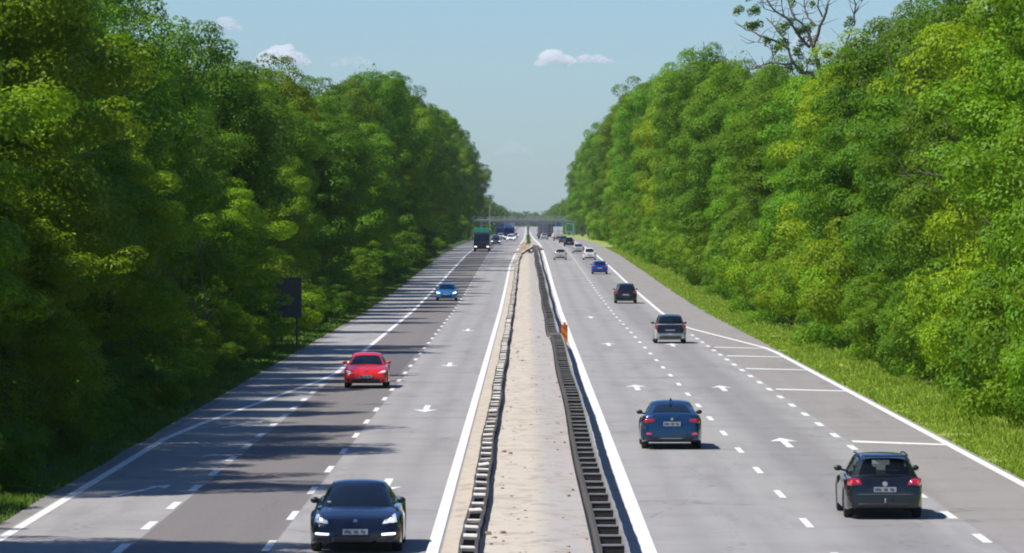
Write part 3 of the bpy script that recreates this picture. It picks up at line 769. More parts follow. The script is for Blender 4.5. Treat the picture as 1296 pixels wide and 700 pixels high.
# rubble heaps and shrubs where the median narrows
for i, (x, Y, w, h, lab) in enumerate([(-.35, 800, 1.5, .75, 'brown rubble heap at the left of the far median end'), (1.9, 845, 1.1, .8, 'dark brown rubble heap at the right of the far median end'),
                                       (.3, 880, 1.9, .95, 'largest brown rubble heap in the middle of the far median end'), (-.2, 960, 1.2, .6, 'small reddish rubble heap farthest along the median')]):
    m = MB(); r = random.Random(i + 40)
    def Pm(u, v, w=w, h=h, i=i):
        a = u * 2 * math.pi; q = v
        d = mnoise.noise(Vector((math.cos(a) * 1.4, math.sin(a) * 1.4, v * 3 + i * 5)))
        rr = w * (1 - q ** 1.3) * (1 + .35 * d)
        return (math.cos(a) * rr, math.sin(a) * rr * 3.5, h * (q ** .8) * (1 + .3 * d) - .05)
    m.grid(Pm, 22, 8)
    o = m.build('rubble_heap', M_RUBBLE, None, loc=(x, Y, gz(Y))); tag(o, lab, 'rubble heap')
for i, Y in enumerate(range(1010, 1900, 118)):
    place('shrub', .6 + R.uniform(-.2, .2), Y + R.uniform(-8, 8), R.uniform(.7, 1.2), .26, 'low green bush in the planted strip between the far carriageways', 'shrub', 'bushes in the far median', 'shrub')

# ------------------------------------------------------------------ vehicles
def paint(name, col, metal=.35, rough=.3):
    t = NT(name); tc = t.n('ShaderNodeTexCoord').outputs['Object']
    n = t.noise(tc, 2.5, 3)
    c = t.mix(n, tuple(x * .92 for x in col), tuple(min(1, x * 1.08) for x in col))
    b = t.bsdf(c, t.ramp(n, [(.3, rough * .85), (.7, rough * 1.25)]), metal)
    b.inputs['Coat Weight'].default_value = .8; b.inputs['Coat Roughness'].default_value = .06
    return t.m
def mat_glass(name, tint, op):
    t = NT(name)
    b = t.n('ShaderNodeBsdfPrincipled'); b.inputs['Base Color'].default_value = (*tint, 1); b.inputs['Roughness'].default_value = .04
    tr = t.n('ShaderNodeBsdfTransparent'); tr.inputs[0].default_value = (.72, .80, .78, 1)
    mx = t.n('ShaderNodeMixShader'); mx.inputs[0].default_value = op
    t.l(tr.outputs[0], mx.inputs[1]); t.l(b.outputs[0], mx.inputs[2]); t.l(mx.outputs[0], t.out.inputs[0])
    return t.m
M_GLASS = mat_glass('tinted_glass', (.008, .012, .014), .42)
M_GLASSD = mat_glass('dark_glass', (.006, .010, .014), .93)
def lens_mat(name, col, rough=.15, em=None):
    t = NT(name); b = t.bsdf(col, rough); b.inputs['Coat Weight'].default_value = 1
    if em:
        b.inputs['Emission Color'].default_value = (*em[:3], 1); b.inputs['Emission Strength'].default_value = em[3]
    return t.m
M_TAIL = lens_mat('red_lens', (.42, .012, .02)); M_TAILB = lens_mat('bright_red_lens', (.62, .03, .05), em=(1, .05, .05, .25))
M_HEAD = lens_mat('clear_headlight', (.62, .66, .70)); M_LIT = lens_mat('lit_headlight', (.9, .9, .9), em=(1, .98, .92, 1.6))
M_REFL = lens_mat('glowing_magenta_lens', (.55, .04, .12), em=(1, .1, .25, .12))  # faint emission added, so the reflector glows though it is no lamp

def interp(tab, y):
    return float(np.interp(y, [a for a, b in tab], [b for a, b in tab]))

class Car:
    def __init__(s, name, label, cat, x, Y, toward, L, W, H, deck, gh, mats, wheel_r=.33, wb=(.82, .90), clear=.2, detail=True, group=None):
        """deck: (y, z) profile of the lower body, rear to front; gh: dict of the cabin"""
        s.t = tag(empty(name, (x, Y, gz(Y)), math.pi if toward else 0), label, cat, group)
        s.t.rotation_euler.x = (-1 if toward else 1) * math.atan((gz(Y + 3) - gz(Y - 3)) / 6)
        s.L, s.W, s.H, s.deck, s.gh, s.m = L, W, H, deck, gh, mats
        s.rw = wheel_r; s.yw = (-L / 2 + wb[0], L / 2 - wb[1]); s.clear = clear
        s.body(); s.cabin(detail); s.wheels()
    def w(s, y):
        e = max(0, abs(y) - (s.L / 2 - .6)) / .6
        sag = 1 - .02 * (2 * y / s.L) ** 2
        return s.W / 2 * sag * (1 - .13 * e ** 2.2)
    def zb(s, y):
        e = max(0, abs(y) - (s.L / 2 - .75)) / .75
        return s.clear + .08 * e ** 1.5
    def body(s):
        L = s.L; ys = sorted(set([-L / 2, -L / 2 + .02, -L / 2 + .05, -L / 2 + .1, -L / 2 + .16, L / 2, L / 2 - .02, L / 2 - .05, L / 2 - .1, L / 2 - .17] +
                                 [round(-L / 2 + .24 + i * (L - .5) / 44, 4) for i in range(45)]))
        m = MB(); rings = []
        for y in ys:
            w = s.w(y); zb = s.zb(y); zt = interp(s.deck, y); ar = s.rw + .055; sz = zb
            for yw in s.yw:
                d = abs(y - yw)
                if d < ar: sz = max(sz, s.rw + math.sqrt(ar * ar - d * d) * .98)
            sz = min(sz, zt - .12); lip = .012 if sz > zb + .05 else 0
            hgt = zt - sz
            half = [(0, zb), (w * .70, zb), (w * .72, max(zb, sz - .02)), (w * .96, sz), (w * (1.0) + lip, sz + .03), (w * 1.0 + lip * .5, sz + hgt * .38), (w * .995, sz + hgt * .62),
                    (w * .955, sz + hgt * .80 + .0), (w * .94, zt - .055), (w * .88, zt - .012), (w * .6, zt + .012), (0, zt + .028)]
            ring = half + [(-a, b) for a, b in half[1:-1]][::-1]
            rings.append(len(m.v)); m.v += [(a, y, b) for a, b in ring]
        n = len(ring)
        for i in range(len(rings) - 1):
            a, b = rings[i], rings[i + 1]
            for j in range(n):
                j2 = (j + 1) % n; m.f.append((a + j, b + j, b + j2, a + j2))
        m.f.append(tuple(rings[0] + j for j in range(n))); m.f.append(tuple(rings[-1] + j for j in range(n))[::-1])
        o = m.build('body', s.m['paint'], s.t, smooth=38)
    # depth of the rear (sgn -1) or front (sgn 1) skin at x, z
    def yskin(s, x, z, sgn):
        y = sgn * s.L / 2
        while abs(y) > s.L / 2 - 1.2:
            if interp(s.deck, y) >= z + .01 and s.w(y) * .985 >= abs(x): return y
            y -= sgn * .01
        return y
    def lens(s, name, quad, mat, sgn, off=.012, nu=8, nv=4, parent=None, both=True, label=None):
        """quad: four (x,z) corners, counter-clockwise from the lower left, laid on the end skin"""
        for side in ((1, -1) if both else (1,)):
            m = MB()
            def P(u, v, k=0):
                a = Vector(quad[0]).lerp(Vector(quad[1]), u); b = Vector(quad[3]).lerp(Vector(quad[2]), u); q = a.lerp(b, v)
                edge = min(u, 1 - u, v, 1 - v)
                o_ = off * (1 if edge > .02 else .0) if k == 0 else -.03
                xx = q.x * side
                return (xx * (1 + (o_ * .5)), s.yskin(q.x, q.y, sgn) + sgn * o_, q.y)
            m.grid(P, nu, nv, flip=(side * sgn > 0))
            o = m.build(name, mat, parent or s.t, smooth=50)
            if label: o['label'] = label
    def cabin(s, detail):
        g = s.gh; m = s.m; D = {}
        yf0, yf1, yr1, yr0 = g['yf0'], g['yf1'], g['yr1'], g['yr0']; wb, wr = g['wb'], g['wr']
        zf = interp(s.deck, yf0) + .0; zr = interp(s.deck, yr0) + .0; H = s.H
        bow = .16; hr = H - .05
        zmid = interp(s.deck, 0)
        def belt(v):                         # v 0 rear .. 1 front along the side base
            y = yr0 + (yf0 - yr0) * v; x = wb * (1 - .05 * abs(2 * v - 1) ** 2)
            return Vector((x, y, interp(s.deck, y) - .015))
        def rail(v):
            y = yr1 + (yf1 - yr1) * v; x = wr * (1 - .05 * (2 * v - 1) ** 2)
            return Vector((x, y, hr - .05 * (2 * v - 1) ** 4 * 1.2 + g.get('arc', .03) * (1 - (2 * v - 1) ** 2) - .03))
        def side(v, h, sg=1, o=0):
            p = belt(v).lerp(rail(v), h); p.x += .045 * math.sin(h * math.pi) * .6 + o
            return Vector((p.x * sg, p.y, p.z))
        def wind(u, h, o=0):                 # u -1..1, h 0..1
            a = belt(1); b = rail(1)
            p0 = Vector((a.x * u, a.y + bow * (1 - u * u), a.z + .03 * (1 - u * u))); p1 = Vector((b.x * u, b.y + .09 * (1 - u * u), b.z + .055 * (1 - abs(u) ** 3)))
            p = p0.lerp(p1, h); p.z += .02 * math.sin(h * math.pi) + o * .7; p.y += o * .7; return p
        def rear(u, h, o=0):
            a = belt(0); b = rail(0)
            p0 = Vector((a.x * u, a.y - bow * .6 * (1 - u * u), a.z + .03 * (1 - u * u))); p1 = Vector((b.x * u, b.y - .06 * (1 - u * u), b.z + .055 * (1 - abs(u) ** 3)))
            p = p0.lerp(p1, h); p.y -= .035 * math.sin(h * math.pi) + o * .9; p.z += o * .4; return p
        def roof(u, v):
            a = rail(v); yo = .09 * (1 - u * u) * max(0, (v - .5) * 2) ** 3 - .06 * (1 - u * u) * max(0, (.5 - v) * 2) ** 3
            return Vector((a.x * u, a.y + yo, a.z + .055 * (1 - abs(u) ** 3)))
        fr = MB()
        fr.grid(lambda a, b: roof(2 * a - 1, b), 12, 12)
        def framed(S, hole, nu, nv, flip):   # surface S(u,v) with rectangular holes
            us = sorted(set([0, 1] + [x for h in hole for x in h[:2]] + [i / nu for i in range(nu + 1)])); vs = sorted(set([0, 1] + [x for h in hole for x in h[2:]]))
            for i in range(len(us) - 1):
                for j in range(len(vs) - 1):
                    cu, cv = (us[i] + us[i + 1]) / 2, (vs[j] + vs[j + 1]) / 2
                    if any(h[0] < cu < h[1] and h[2] < cv < h[3] for h in hole): continue
                    q = [S(us[i], vs[j]), S(us[i + 1], vs[j]), S(us[i + 1], vs[j + 1]), S(us[i], vs[j + 1])]
                    fr.add(q, [(0, 1, 2, 3)[::-1] if flip else (0, 1, 2, 3)])
        hw = (.05, .95, .06, .93); hs = g.get('side', [(.14, .50), (.54, .90)]); hr_ = g.get('rw', (.08, .92, .06, .92))
        framed(lambda u, v: wind(2 * u - 1, v), [hw], 10, 1, True)
        framed(lambda u, v: rear(2 * u - 1, v), [hr_], 10, 1, False)
        for sg in (1, -1):
            framed(lambda u, v: side(u, v, sg), [(a, b, .12, .86) for a, b in hs], 14, 1, sg < 0)
        fr.build('roof', m.get('roof', m['paint']), s.t, smooth=35)
        def pane(name, S, h, nu, nv, flip, mat):
            k = MB(); k.grid(lambda a, b: S(h[0] - .004 + (h[1] - h[0] + .008) * a, h[2] - .01 + (h[3] - h[2] + .02) * b), nu, nv, flip); k.build(name, mat, s.t, smooth=180)
        G = m.get('glass', M_GLASSD)
        pane('windscreen', lambda u, v: wind(2 * u - 1, v, .004), hw, 10, 4, True, m.get('front_glass', G))
        pane('rear_window', lambda u, v: rear(2 * u - 1, v, .004), hr_, 10, 4, False, m.get('rear_glass', G))
        for sg in (1, -1):
            for a, b in hs: pane('side_window', lambda u, v: side(u, v, sg, .003), (a, b, .12, .86), 6, 4, sg < 0, G)
        s.rear, s.side, s.wind, s.roofp = rear, side, wind, roof
        if detail:
            for sx in (-.38, .38):
                for yy in (yf1 - .55, yr1 + .35):
                    k = MB(); zz = interp(s.deck, yy); k.box((sx, yy, zz + .04), (.46, .13, .34)); k.box((sx, yy + .01, zz + .29), (.26, .09, .17)); k.build('seat', M_SEAT, s.t, bevel=.03)
        # mirrors
        for sg in (1, -1):
            k = MB(); a = side(.93, .1)
            def Q(u, v):
                th = u * 2 * math.pi; ph = (v - .5) * math.pi
                return (sg * (a.x + .16 + .098 * math.cos(ph) * math.cos(th)), a.y - .03 + .06 * math.cos(ph) * math.sin(th), a.z + .08 + .07 * math.sin(ph))
            k.grid(Q, 10, 6, sg > 0); k.tube([(sg * (a.x - .02), a.y, a.z + .02), (sg * (a.x + .12), a.y - .02, a.z + .05)], [.03, .022], 5)
            k.build('wing_mirror', m.get('mirror', m['paint']), s.t, smooth=60)
    def wheels(s):
        for yw in s.yw:
            for sg in (1, -1):
                k = MB(); r = s.rw; wd = .21; n = 22
                prof = [(r * .66, -wd / 2 + .02), (r * .93, -wd / 2), (r, -wd / 2 + .03), (r, wd / 2 - .03), (r * .93, wd / 2), (r * .66, wd / 2 - .02)]
                def T(u, v):
                    i = min(len(prof) - 2, int(v * (len(prof) - 1))); f = v * (len(prof) - 1) - i
                    rr = prof[i][0] * (1 - f) + prof[i + 1][0] * f; xx = prof[i][1] * (1 - f) + prof[i + 1][1] * f; th = 2 * math.pi * u
                    return (xx, math.cos(th) * rr, math.sin(th) * rr)
                k.grid(T, n, 5)
                k.tube([(-wd / 2 + .03, 0, 0), (wd / 2 - .04, 0, 0)], [r * .66, r * .66], n)
                wh = k.build('wheel', M_BLACK, s.t, smooth=40, loc=(sg * (s.w(yw) - wd / 2 - .005), yw, r))
                k = MB(); x0 = sg * (wd / 2 - .03)
                k.tube([(x0 - .01 * sg, 0, 0), (x0 + .012 * sg, 0, 0)], [.07, .06], 10)
                for q in range(5):
                    th = 2 * math.pi * q / 5; k.box((x0, math.sin(th) * r * .36, math.cos(th) * r * .36), (.02, .06, r * .60), rx=-th)
                def T2(u, v): th = 2 * math.pi * u; rr = r * (.58 + .1 * v); return (x0 + .01 * sg, math.cos(th) * rr, math.sin(th) * rr)
                k.grid(T2, n, 1)
                k.build('rim', M_RIM, wh)
    def plate(s, z, sgn, y=None, w=.52, h=.115, chars=True):
        yy = (s.yskin(0, z, sgn) if y is None else y) + sgn * .02
        k = MB(); k.box((0, yy, z), (w, .02, h)); p = k.build('number_plate', M_PLATE, s.t)
        if chars:
            k = MB()
            for i, wd in enumerate((.045, .05, 0, .045, .045, 0, .05, .05, .05)):
                if wd == 0: continue
                xx = (-.19 + i * .05) * (-sgn) * -1
                for dx, hh in ((-.015, .07), (.015, .06)): k.box((xx + dx, yy + sgn * .011, z + (.004 if i % 2 else -.003)), (.012, .004, hh))
                k.box((xx, yy + sgn * .011, z + (.02 if i % 3 else -.024)), (.03, .004, .012))
            k.build('plate_lettering', M_INK, p)['kind'] = 'stuff'
        return p
    def box(s, name, c, d, mat, bevel=.01, **kw):
        k = MB(); k.box(c, d, **kw); return k.build(name, mat, s.t, bevel=bevel)

def sedan_deck(L, z=1.0, hood=.86, nose=.52):
    h = L / 2
    return [(-h, .60), (-h + .03, .80), (-h + .08, .95 * z), (-h + .18, 1.02 * z), (-h + .8, 1.0 * z), (-h + 1.2, .96 * z), (h - 1.7, .93), (h - 1.2, hood + .03), (h - .5, hood - .07), (h - .22, hood - .15), (h - .08, nose + .12), (h, nose)]
def hatch_deck(L, z=1.0, hood=.9, nose=.55):
    h = L / 2
    return [(-h, .62), (-h + .03, .84), (-h + .07, .98 * z), (-h + .16, 1.02 * z), (-h + 1.0, 1.0 * z), (h - 1.7, .96), (h - 1.1, hood + .03), (h - .5, hood - .06), (h - .22, hood - .14), (h - .08, nose + .14), (h, nose)]

# --- the dark low saloon coming towards us, lower left
P1 = paint('navy_black_paint', (.004, .006, .016), .3, .22)
cb = Car('parked_car' if False else 'sports_saloon', 'glossy near-black low sports saloon with round bright headlights, driving toward us at the bottom left', 'car', -3.57, 113.0, True, 4.97, 1.93, 1.42,
         [(-2.485, .62), (-2.44, .82), (-2.36, .94), (-2.2, 1.0), (-1.5, 1.0), (-.9, .96), (.8, .93), (1.25, .90), (1.7, .84), (2.1, .76), (2.3, .70), (2.43, .60), (2.485, .48)],
         dict(yf0=1.02, yf1=.18, yr1=-.75, yr0=-1.95, wb=.80, wr=.56, arc=.03), dict(paint=P1, glass=M_GLASSD, mirror=M_PLASTIC), wheel_r=.35, wb=(.98, 1.02), clear=.17)
cb.lens('headlight', [(.52, .59), (.87, .66), (.82, .84), (.60, .78)], M_HEAD, 1, off=.035, label=None)
cb.lens('headlight_bulb', [(.66, .66), (.76, .69), (.75, .76), (.68, .74)], M_LIT, 1, off=.045, nu=4, nv=4)
cb.lens('running_light', [(.55, .385), (.86, .40), (.86, .45), (.55, .43)], M_LIT, 1, off=.03)
cb.lens('air_intake', [(.50, .27), (.88, .29), (.87, .37), (.50, .36)], M_PLASTIC, 1, off=.015)
cb.lens('grille', [(-.44, .25), (.44, .25), (.44, .40), (-.44, .40)], M_PLASTIC, 1, off=.015, both=False)
k = MB(); k.tube([(0, 2.36, .665), (0, 2.385, .69)], [.05, .045], 10); k.build('badge', M_CHROME, cb.t)
cb.plate(.46, 1)
cb.box('windscreen_sticker', (.60, 1.0, 1.0), (.07, .012, .06), M_WHITE, 0, rx=-.9)

# --- red car
P2 = paint('red_paint', (.70, .010, .006), .15, .3)
cr = Car('saloon_car', 'bright red saloon driving toward us in the slow lane of the left carriageway', 'car', -6.62, 220.4, True, 4.6, 1.81, 1.44,
         sedan_deck(4.6, 1.0, .90, .55), dict(yf0=.95, yf1=.2, yr1=-.95, yr0=-1.6, wb=.79, wr=.57), dict(paint=P2, glass=M_GLASSD), wheel_r=.33, wb=(.92, .82))
cr.lens('headlight', [(.50, .62), (.84, .66), (.84, .76), (.50, .72)], M_HEAD, 1, off=.02)
cr.lens('grille', [(.03, .58), (.42, .58), (.38, .72), (.05, .72)], M_PLASTIC, 1, off=.02)
cr.lens('air_intake', [(-.62, .28), (.62, .28), (.58, .42), (-.58, .42)], M_PLASTIC, 1, off=.015, both=False)
cr.lens('fog_lamp_recess', [(.66, .30), (.84, .32), (.84, .42), (.68, .42)], M_PLASTIC, 1, off=.012)
cr.plate(.50, 1)
k = MB(); k.tube([(0, 2.2, .77), (0, 2.22, .79)], [.045, .04], 10); k.build('badge', M_CHROME, cr.t)

# --- blue saloon seen from behind
P3 = paint('blue_paint', (.012, .055, .13), .5, .25)
cs = Car('saloon_car', 'dark blue saloon driving away in the inner lane right of the median', 'car', 4.42, 162.8, False, 4.69, 1.83, 1.44,
         sedan_deck(4.69, 1.06, .9, .55), dict(yf0=1.0, yf1=.3, yr1=-.85, yr0=-1.75, wb=.80, wr=.58, rw=(.10, .90, .10, .92)), dict(paint=P3, glass=M_GLASSD, mirror=M_PLASTIC), wheel_r=.33, wb=(.95, .85))
cs.lens('tail_light', [(.52, .84), (.84, .80), (.85, .93), (.50, .93)], M_TAIL, -1, off=.018)
cs.lens('reflector', [(.62, .44), (.86, .46), (.87, .53), (.60, .50)], M_REFL, -1, off=.014)
cs.lens('bumper_insert', [(-.62, .30), (.62, .30), (.70, .40), (-.70, .40)], M_PLASTIC, -1, off=.014, both=False)
cs.lens('chrome_strip', [(-.45, .33), (.45, .33), (.42, .36), (-.42, .36)], M_CHROME, -1, off=.03, both=False)
cs.plate(.78, -1, h=.13)
k = MB(); k.tube([(0, -2.33, .93), (0, -2.35, .93)], [.045, .04], 10); k.build('badge', M_CHROME, cs.t)
k = MB(); k.tube([(0, -.78, 1.45), (0, -.9, 1.50), (0, -.95, 1.49)], [.04, .025, .01], 6); k.build('aerial', P3, cs.t)

# --- black estate car seen from behind
P4 = paint('black_paint', (.010, .010, .011), .3, .24)
ce = Car('estate_car', 'black estate car with roof rails and red tail lights, nearest at the lower right', 'car', 8.35, 125.5, False, 4.77, 1.82, 1.50,
         hatch_deck(4.77, .98, .9, .55), dict(yf0=1.05, yf1=.3, yr1=-1.85, yr0=-2.2, wb=.80, wr=.60, rw=(.09, .91, .12, .90), side=[(.10, .34), (.38, .62), (.66, .90)], arc=.02),
         dict(paint=P4, glass=M_GLASS, mirror=M_PLASTIC), wheel_r=.335, wb=(1.02, .86))
ce.lens('tail_light', [(.50, .80), (.86, .79), (.86, .95), (.60, .97)], M_TAIL, -1, off=.02)
ce.lens('tail_light_lamp', [(.56, .83), (.66, .83), (.66, .92), (.58, .92)], M_REFL, -1, off=.034, nu=4, nv=4)
ce.lens('tail_light_lamp', [(.72, .82), (.82, .82), (.82, .92), (.73, .92)], M_TAILB, -1, off=.034, nu=4, nv=4)
ce.plate(.70, -1)
ce.lens('bumper_edge', [(-.80, .575), (.80, .575), (.78, .60), (-.78, .60)], simple('dark_grey_trim', (.09, .09, .09), .4), -1, off=.03, both=False)
ce.lens('bumper_insert', [(-.78, .30), (.78, .30), (.80, .38), (-.80, .38)], M_PLASTIC, -1, off=.014, both=False)
k = MB(); k.tube([(0, -2.355, .83), (0, -2.37, .83)], [.065, .06], 14); k.build('badge', M_CHROME, ce.t)
k = MB(); k.tube([(0, -2.38, .42), (0, -2.46, .41), (0, -2.46, .50)], [.02, .02, .025], 6); k.build('tow_ball', M_CHROME, ce.t)
for sg in (1, -1):
    k = MB(); k.tube([(sg * .565, -1.60, 1.45), (sg * .565, -1.5, 1.478), (sg * .575, -.7, 1.488), (sg * .565, .1, 1.475), (sg * .55, .22, 1.45)], [.02] * 5, 6); k.build('roof_rail', M_PLASTIC, ce.t, smooth=60)
k = MB(); k.box((0, -1.93, 1.475), (1.0, .2, .03), rx=.12); k.build('roof_spoiler', P4, ce.t, bevel=.01)
k = MB(); k.box((.05, -2.2, 1.14), (.55, .015, .02), rz=0, rx=0); k.build('rear_wiper', M_PLASTIC, ce.t)

# --- white suv with black tailgate
P5 = paint('white_paint', (.70, .70, .68), .0, .3)
P5B = paint('grey_white_paint', (.42, .42, .41), .1, .3)
cw = Car('suv', 'pale suv with black tailgate and roof driving away where the right edge line tapers in', 'car', 8.08, 299.2, False, 4.4, 1.82, 1.62,
         hatch_deck(4.4, 1.08, 1.0, .6), dict(yf0=1.0, yf1=.35, yr1=-1.75, yr0=-2.02, wb=.80, wr=.62, rw=(.02, .98, .02, .94)), dict(paint=P5B, roof=P4, glass=M_GLASSD, mirror=M_PLASTIC), wheel_r=.35)
cw.lens('tailgate_panel', [(-.80, .58), (.80, .58), (.74, 1.085), (-.74, 1.085)], P4, -1, off=.03, nu=14, nv=14, both=False)
cw.lens('tail_light', [(.66, .80), (.86, .80), (.86, 1.05), (.66, 1.05)], M_TAIL, -1, off=.02)
cw.lens('bumper_insert', [(-.8, .3), (.8, .3), (.8, .42), (-.8, .42)], M_PLASTIC, -1, off=.014, both=False)
cw.lens('silver_bumper_strip', [(-.62, .50), (.62, .50), (.62, .57), (-.62, .57)], M_CHROME, -1, off=.02, both=False)
cw.plate(.72, -1, chars=False)

# --- black suv
ck = Car('suv', 'black suv driving away in the outer right lane behind the blue hatchback', 'car', 8.09, 432, False, 4.4, 1.83, 1.64,
         hatch_deck(4.4, 1.08, 1.0, .6), dict(yf0=1.0, yf1=.35, yr1=-1.7, yr0=-2.0, wb=.80, wr=.62), dict(paint=P4, glass=M_GLASSD), wheel_r=.35)
ck.lens('tail_light', [(.62, .82), (.86, .82), (.86, 1.05), (.66, 1.05)], M_TAIL, -1, off=.02)
ck.plate(.72, -1, chars=False)

P6 = paint('bright_blue_paint', (.015, .05, .33), .3, .3); P7 = paint('light_blue_paint', (.015, .15, .36), .3, .3)
P8 = paint('silver_paint', (.50, .50, .50), .4, .35); P9 = paint('beige_silver_paint', (.55, .52, .45), .3, .35); P10 = paint('dark_blue_grey_paint', (.03, .035, .06), .3, .3)
def small(kindname, label, x, Y, toward, P, hatch=True, H=1.48, L=4.2, lit=False, W=1.78, group=None):
    c = Car(kindname, label, 'car', x, Y, toward, L, W, H, (hatch_deck if hatch else sedan_deck)(L, 1.0, .9, .55),
            dict(yf0=.95, yf1=.3, yr1=(-1.55 if hatch else -.95), yr0=(-1.95 if hatch else -1.6), wb=.78, wr=.59), dict(paint=P, glass=M_GLASSD), wheel_r=.32, detail=False, group=group)
    if toward:
        c.lens('headlight', [(.50, .62), (.82, .66), (.82, .78), (.52, .74)], M_LIT if lit else M_HEAD, 1, off=.03)
        c.lens('grille', [(-.45, .36), (.45, .36), (.45, .58), (-.45, .58)], M_PLASTIC, 1, off=.02, both=False)
    else:
        c.lens('tail_light', [(.58, .78), (.82, .78), (.82, .95), (.60, .95)], M_TAIL, -1, off=.03)
        c.lens('bumper_insert', [(-.78, .28), (.78, .28), (.78, .42), (-.78, .42)], M_PLASTIC, -1, off=.014, both=False)
    c.plate(.55 if toward else .68, 1 if toward else -1, chars=False)
    return c
small('hatchback', 'bright blue hatchback driving away in the outer right lane behind the small white suv', 8.1, 585, False, P6)
small('suv', 'small white suv with black rear window driving away ahead of the bright blue hatchback', 8.42, 707, False, P5, H=1.62)
small('hatchback', 'silver grey hatchback in the outer right lane ahead of the small white suv', 7.75, 790, False, P8)
small('hatchback', 'beige silver hatchback driving away alone in the inner right lane', 4.53, 707, False, P9, H=1.52)
small('saloon_car', 'black car in the outer right lane ahead of the silver hatchback', 7.44, 924, False, P4, H=1.6, W=1.85)
small('saloon_car', 'dark grey saloon in the outer right lane close behind the white van', 7.28, 1040, False, P10, hatch=False)
small('hatchback', 'light blue hatchback with lit headlights driving toward us through the shade on the left', -6.63, 442, True, P7, lit=True)
small('saloon_car', 'dark saloon with lit headlights just behind the green truck on the left', -5.6, 975, True, P10, hatch=False, lit=True)
small('hatchback', 'pale car with lit headlights far off in the left slow lane', -6.2, 1080, True, P8, lit=True)
small('hatchback', 'white car with bright headlights far off in the left fast lane', -3.4, 1150, True, P5, lit=True)
r_ = random.Random(5)
for i in range(12):
    Y = 1240 + i * 52; to = i % 2 == 0
    x = (-(3.2 if i % 4 == 0 else 6.4) if to else (4.3 if i % 4 == 1 else 7.6))
    side = 'left' if to else 'right'
    small('saloon_car', f'tiny distant car in the hazy queue on the {side} carriageway near the bridge', x, Y, to, r_.choice([P4, P5, P8, P10, P5]), hatch=bool(i % 3), group=f'distant cars on the {side} carriageway', lit=to)

def truck(label, x, Y, toward, cabm, boxm, Hb=3.9, L=11, topm=None, van=False, W=2.5):
    t = tag(empty('van' if van else 'truck', (x, Y, gz(Y)), math.pi if toward else 0), label, 'van' if van else 'truck')
    h = L / 2
    k = MB()                                       # cab, nose at +y
    prof = [(h, .5), (h + .05, 1.1), (h - .02, 1.55), (h - .35, 2.75), (h - .6, 2.95), (h - 2.1, 2.95), (h - 2.1, .5)]
    for sx in (-1, 1): k.v += [(sx * W / 2 * (.97 if z > 1.6 else 1), y, z) for y, z in prof]
    n = len(prof); k.f = [tuple(range(n)), tuple(n + i for i in range(n))[::-1]] + [(i, n + i, n + (i + 1) % n, (i + 1) % n) for i in range(n)]
    k.build('cab', cabm, t, bevel=.05)
    def fy(z): return float(np.interp(z, [1.1, 1.55, 2.75], [h + .05, h - .02, h - .35]))
    k = MB(); k.v = [(-W * .44, fy(1.65) + .03, 1.65), (W * .44, fy(1.65) + .03, 1.65), (W * .42, fy(2.6) + .03, 2.6), (-W * .42, fy(2.6) + .03, 2.6)]; k.f = [(3, 2, 1, 0)]; k.build('windscreen', M_GLASSD, t)
    k = MB(); k.box((0, h + .04, .98), (W * .6, .06, .6)); k.build('grille', M_PLASTIC, t)
    k = MB(); k.box((0, h + .06, .5), (W, .25, .35)); k.build('bumper', cabm, t, bevel=.03)
    for sx in (-1, 1):
        k = MB(); k.box((sx * W * .38, h + .13, .72), (.36, .1, .2)); k.build('headlight', M_LIT if toward else M_HEAD, t)
        k = MB(); k.box((sx * (W / 2 + .2), h - .15, 2.1), (.1, .18, .55)); k.tube([(sx * W / 2, h - .2, 2.3), (sx * (W / 2 + .2), h - .15, 2.3)], [.02, .02], 5); k.build('wing_mirror', M_PLASTIC, t)
        k = MB(); k.box((sx * W * .40, -h - .02, .95), (.3, .05, .16)); k.build('tail_light', M_TAIL, t)
    y1 = h - 2.25
    k = MB(); k.box((0, (y1 - h) / 2, (1.0 + Hb) / 2), (W, y1 + h, Hb - 1.0)); k.build('cargo_box', boxm, t, bevel=.03)
    if topm: k = MB(); k.box((0, h - 1.3, 3.25), (W * .96, 1.5, .75), taper=.97); k.build('roof_fairing', topm, t, bevel=.06)
    k = MB()
    for zz in (1.4, 2.2, 3.0):
        if zz < Hb - .3: k.box((0, -h - .015, zz), (W * .94, .03, .05))
    k.box((0, -h - .02, (1.1 + Hb) / 2), (.05, .04, Hb - 1.3)); k.build('rear_door_frame', M_GALV, t)
    k = MB(); k.box((0, -.5, .8), (.9, L - 1, .25)); k.build('chassis', M_BLACK, t)
    for yy in (h - 1.3, -h + 1.3, -h + 2.6):
        for sx in (-1, 1):
            k = MB(); k.tube([(sx * (W / 2 - .32), yy, .5), (sx * (W / 2 - .02), yy, .5)], [.5, .5], 18); k.build('wheel', M_BLACK, t)
    return t
truck('dark truck with a bright green top in the left slow lane', -6.9, 826, True, paint('dark_cab_paint', (.02, .022, .03)), paint('dark_cargo_green', (.01, .05, .03), 0, .5), Hb=3.3, topm=paint('bright_green_paint', (.01, .26, .14), 0, .4))
truck('pale blue-white truck heading toward us in the distant left queue', -4.0, 1250, True, paint('cab_blue', (.05, .10, .28)), paint('pale_box', (.45, .52, .66), 0, .5), Hb=4.0)
truck('dark blue truck heading toward us farther back in the left queue', -6.9, 1420, True, paint('cab_navy', (.02, .04, .12)), paint('navy_box', (.03, .05, .12), 0, .5), Hb=3.9)
truck('grey-blue truck seen from behind in the inner lane of the distant right queue', 4.1, 1300, False, P10, paint('grey_blue_box', (.10, .11, .16), 0, .5), Hb=3.9)
truck('dark truck seen from behind farther on in the outer lane of the distant right queue', 7.4, 1560, False, P4, paint('dark_box', (.035, .03, .045), 0, .5), Hb=4.0)
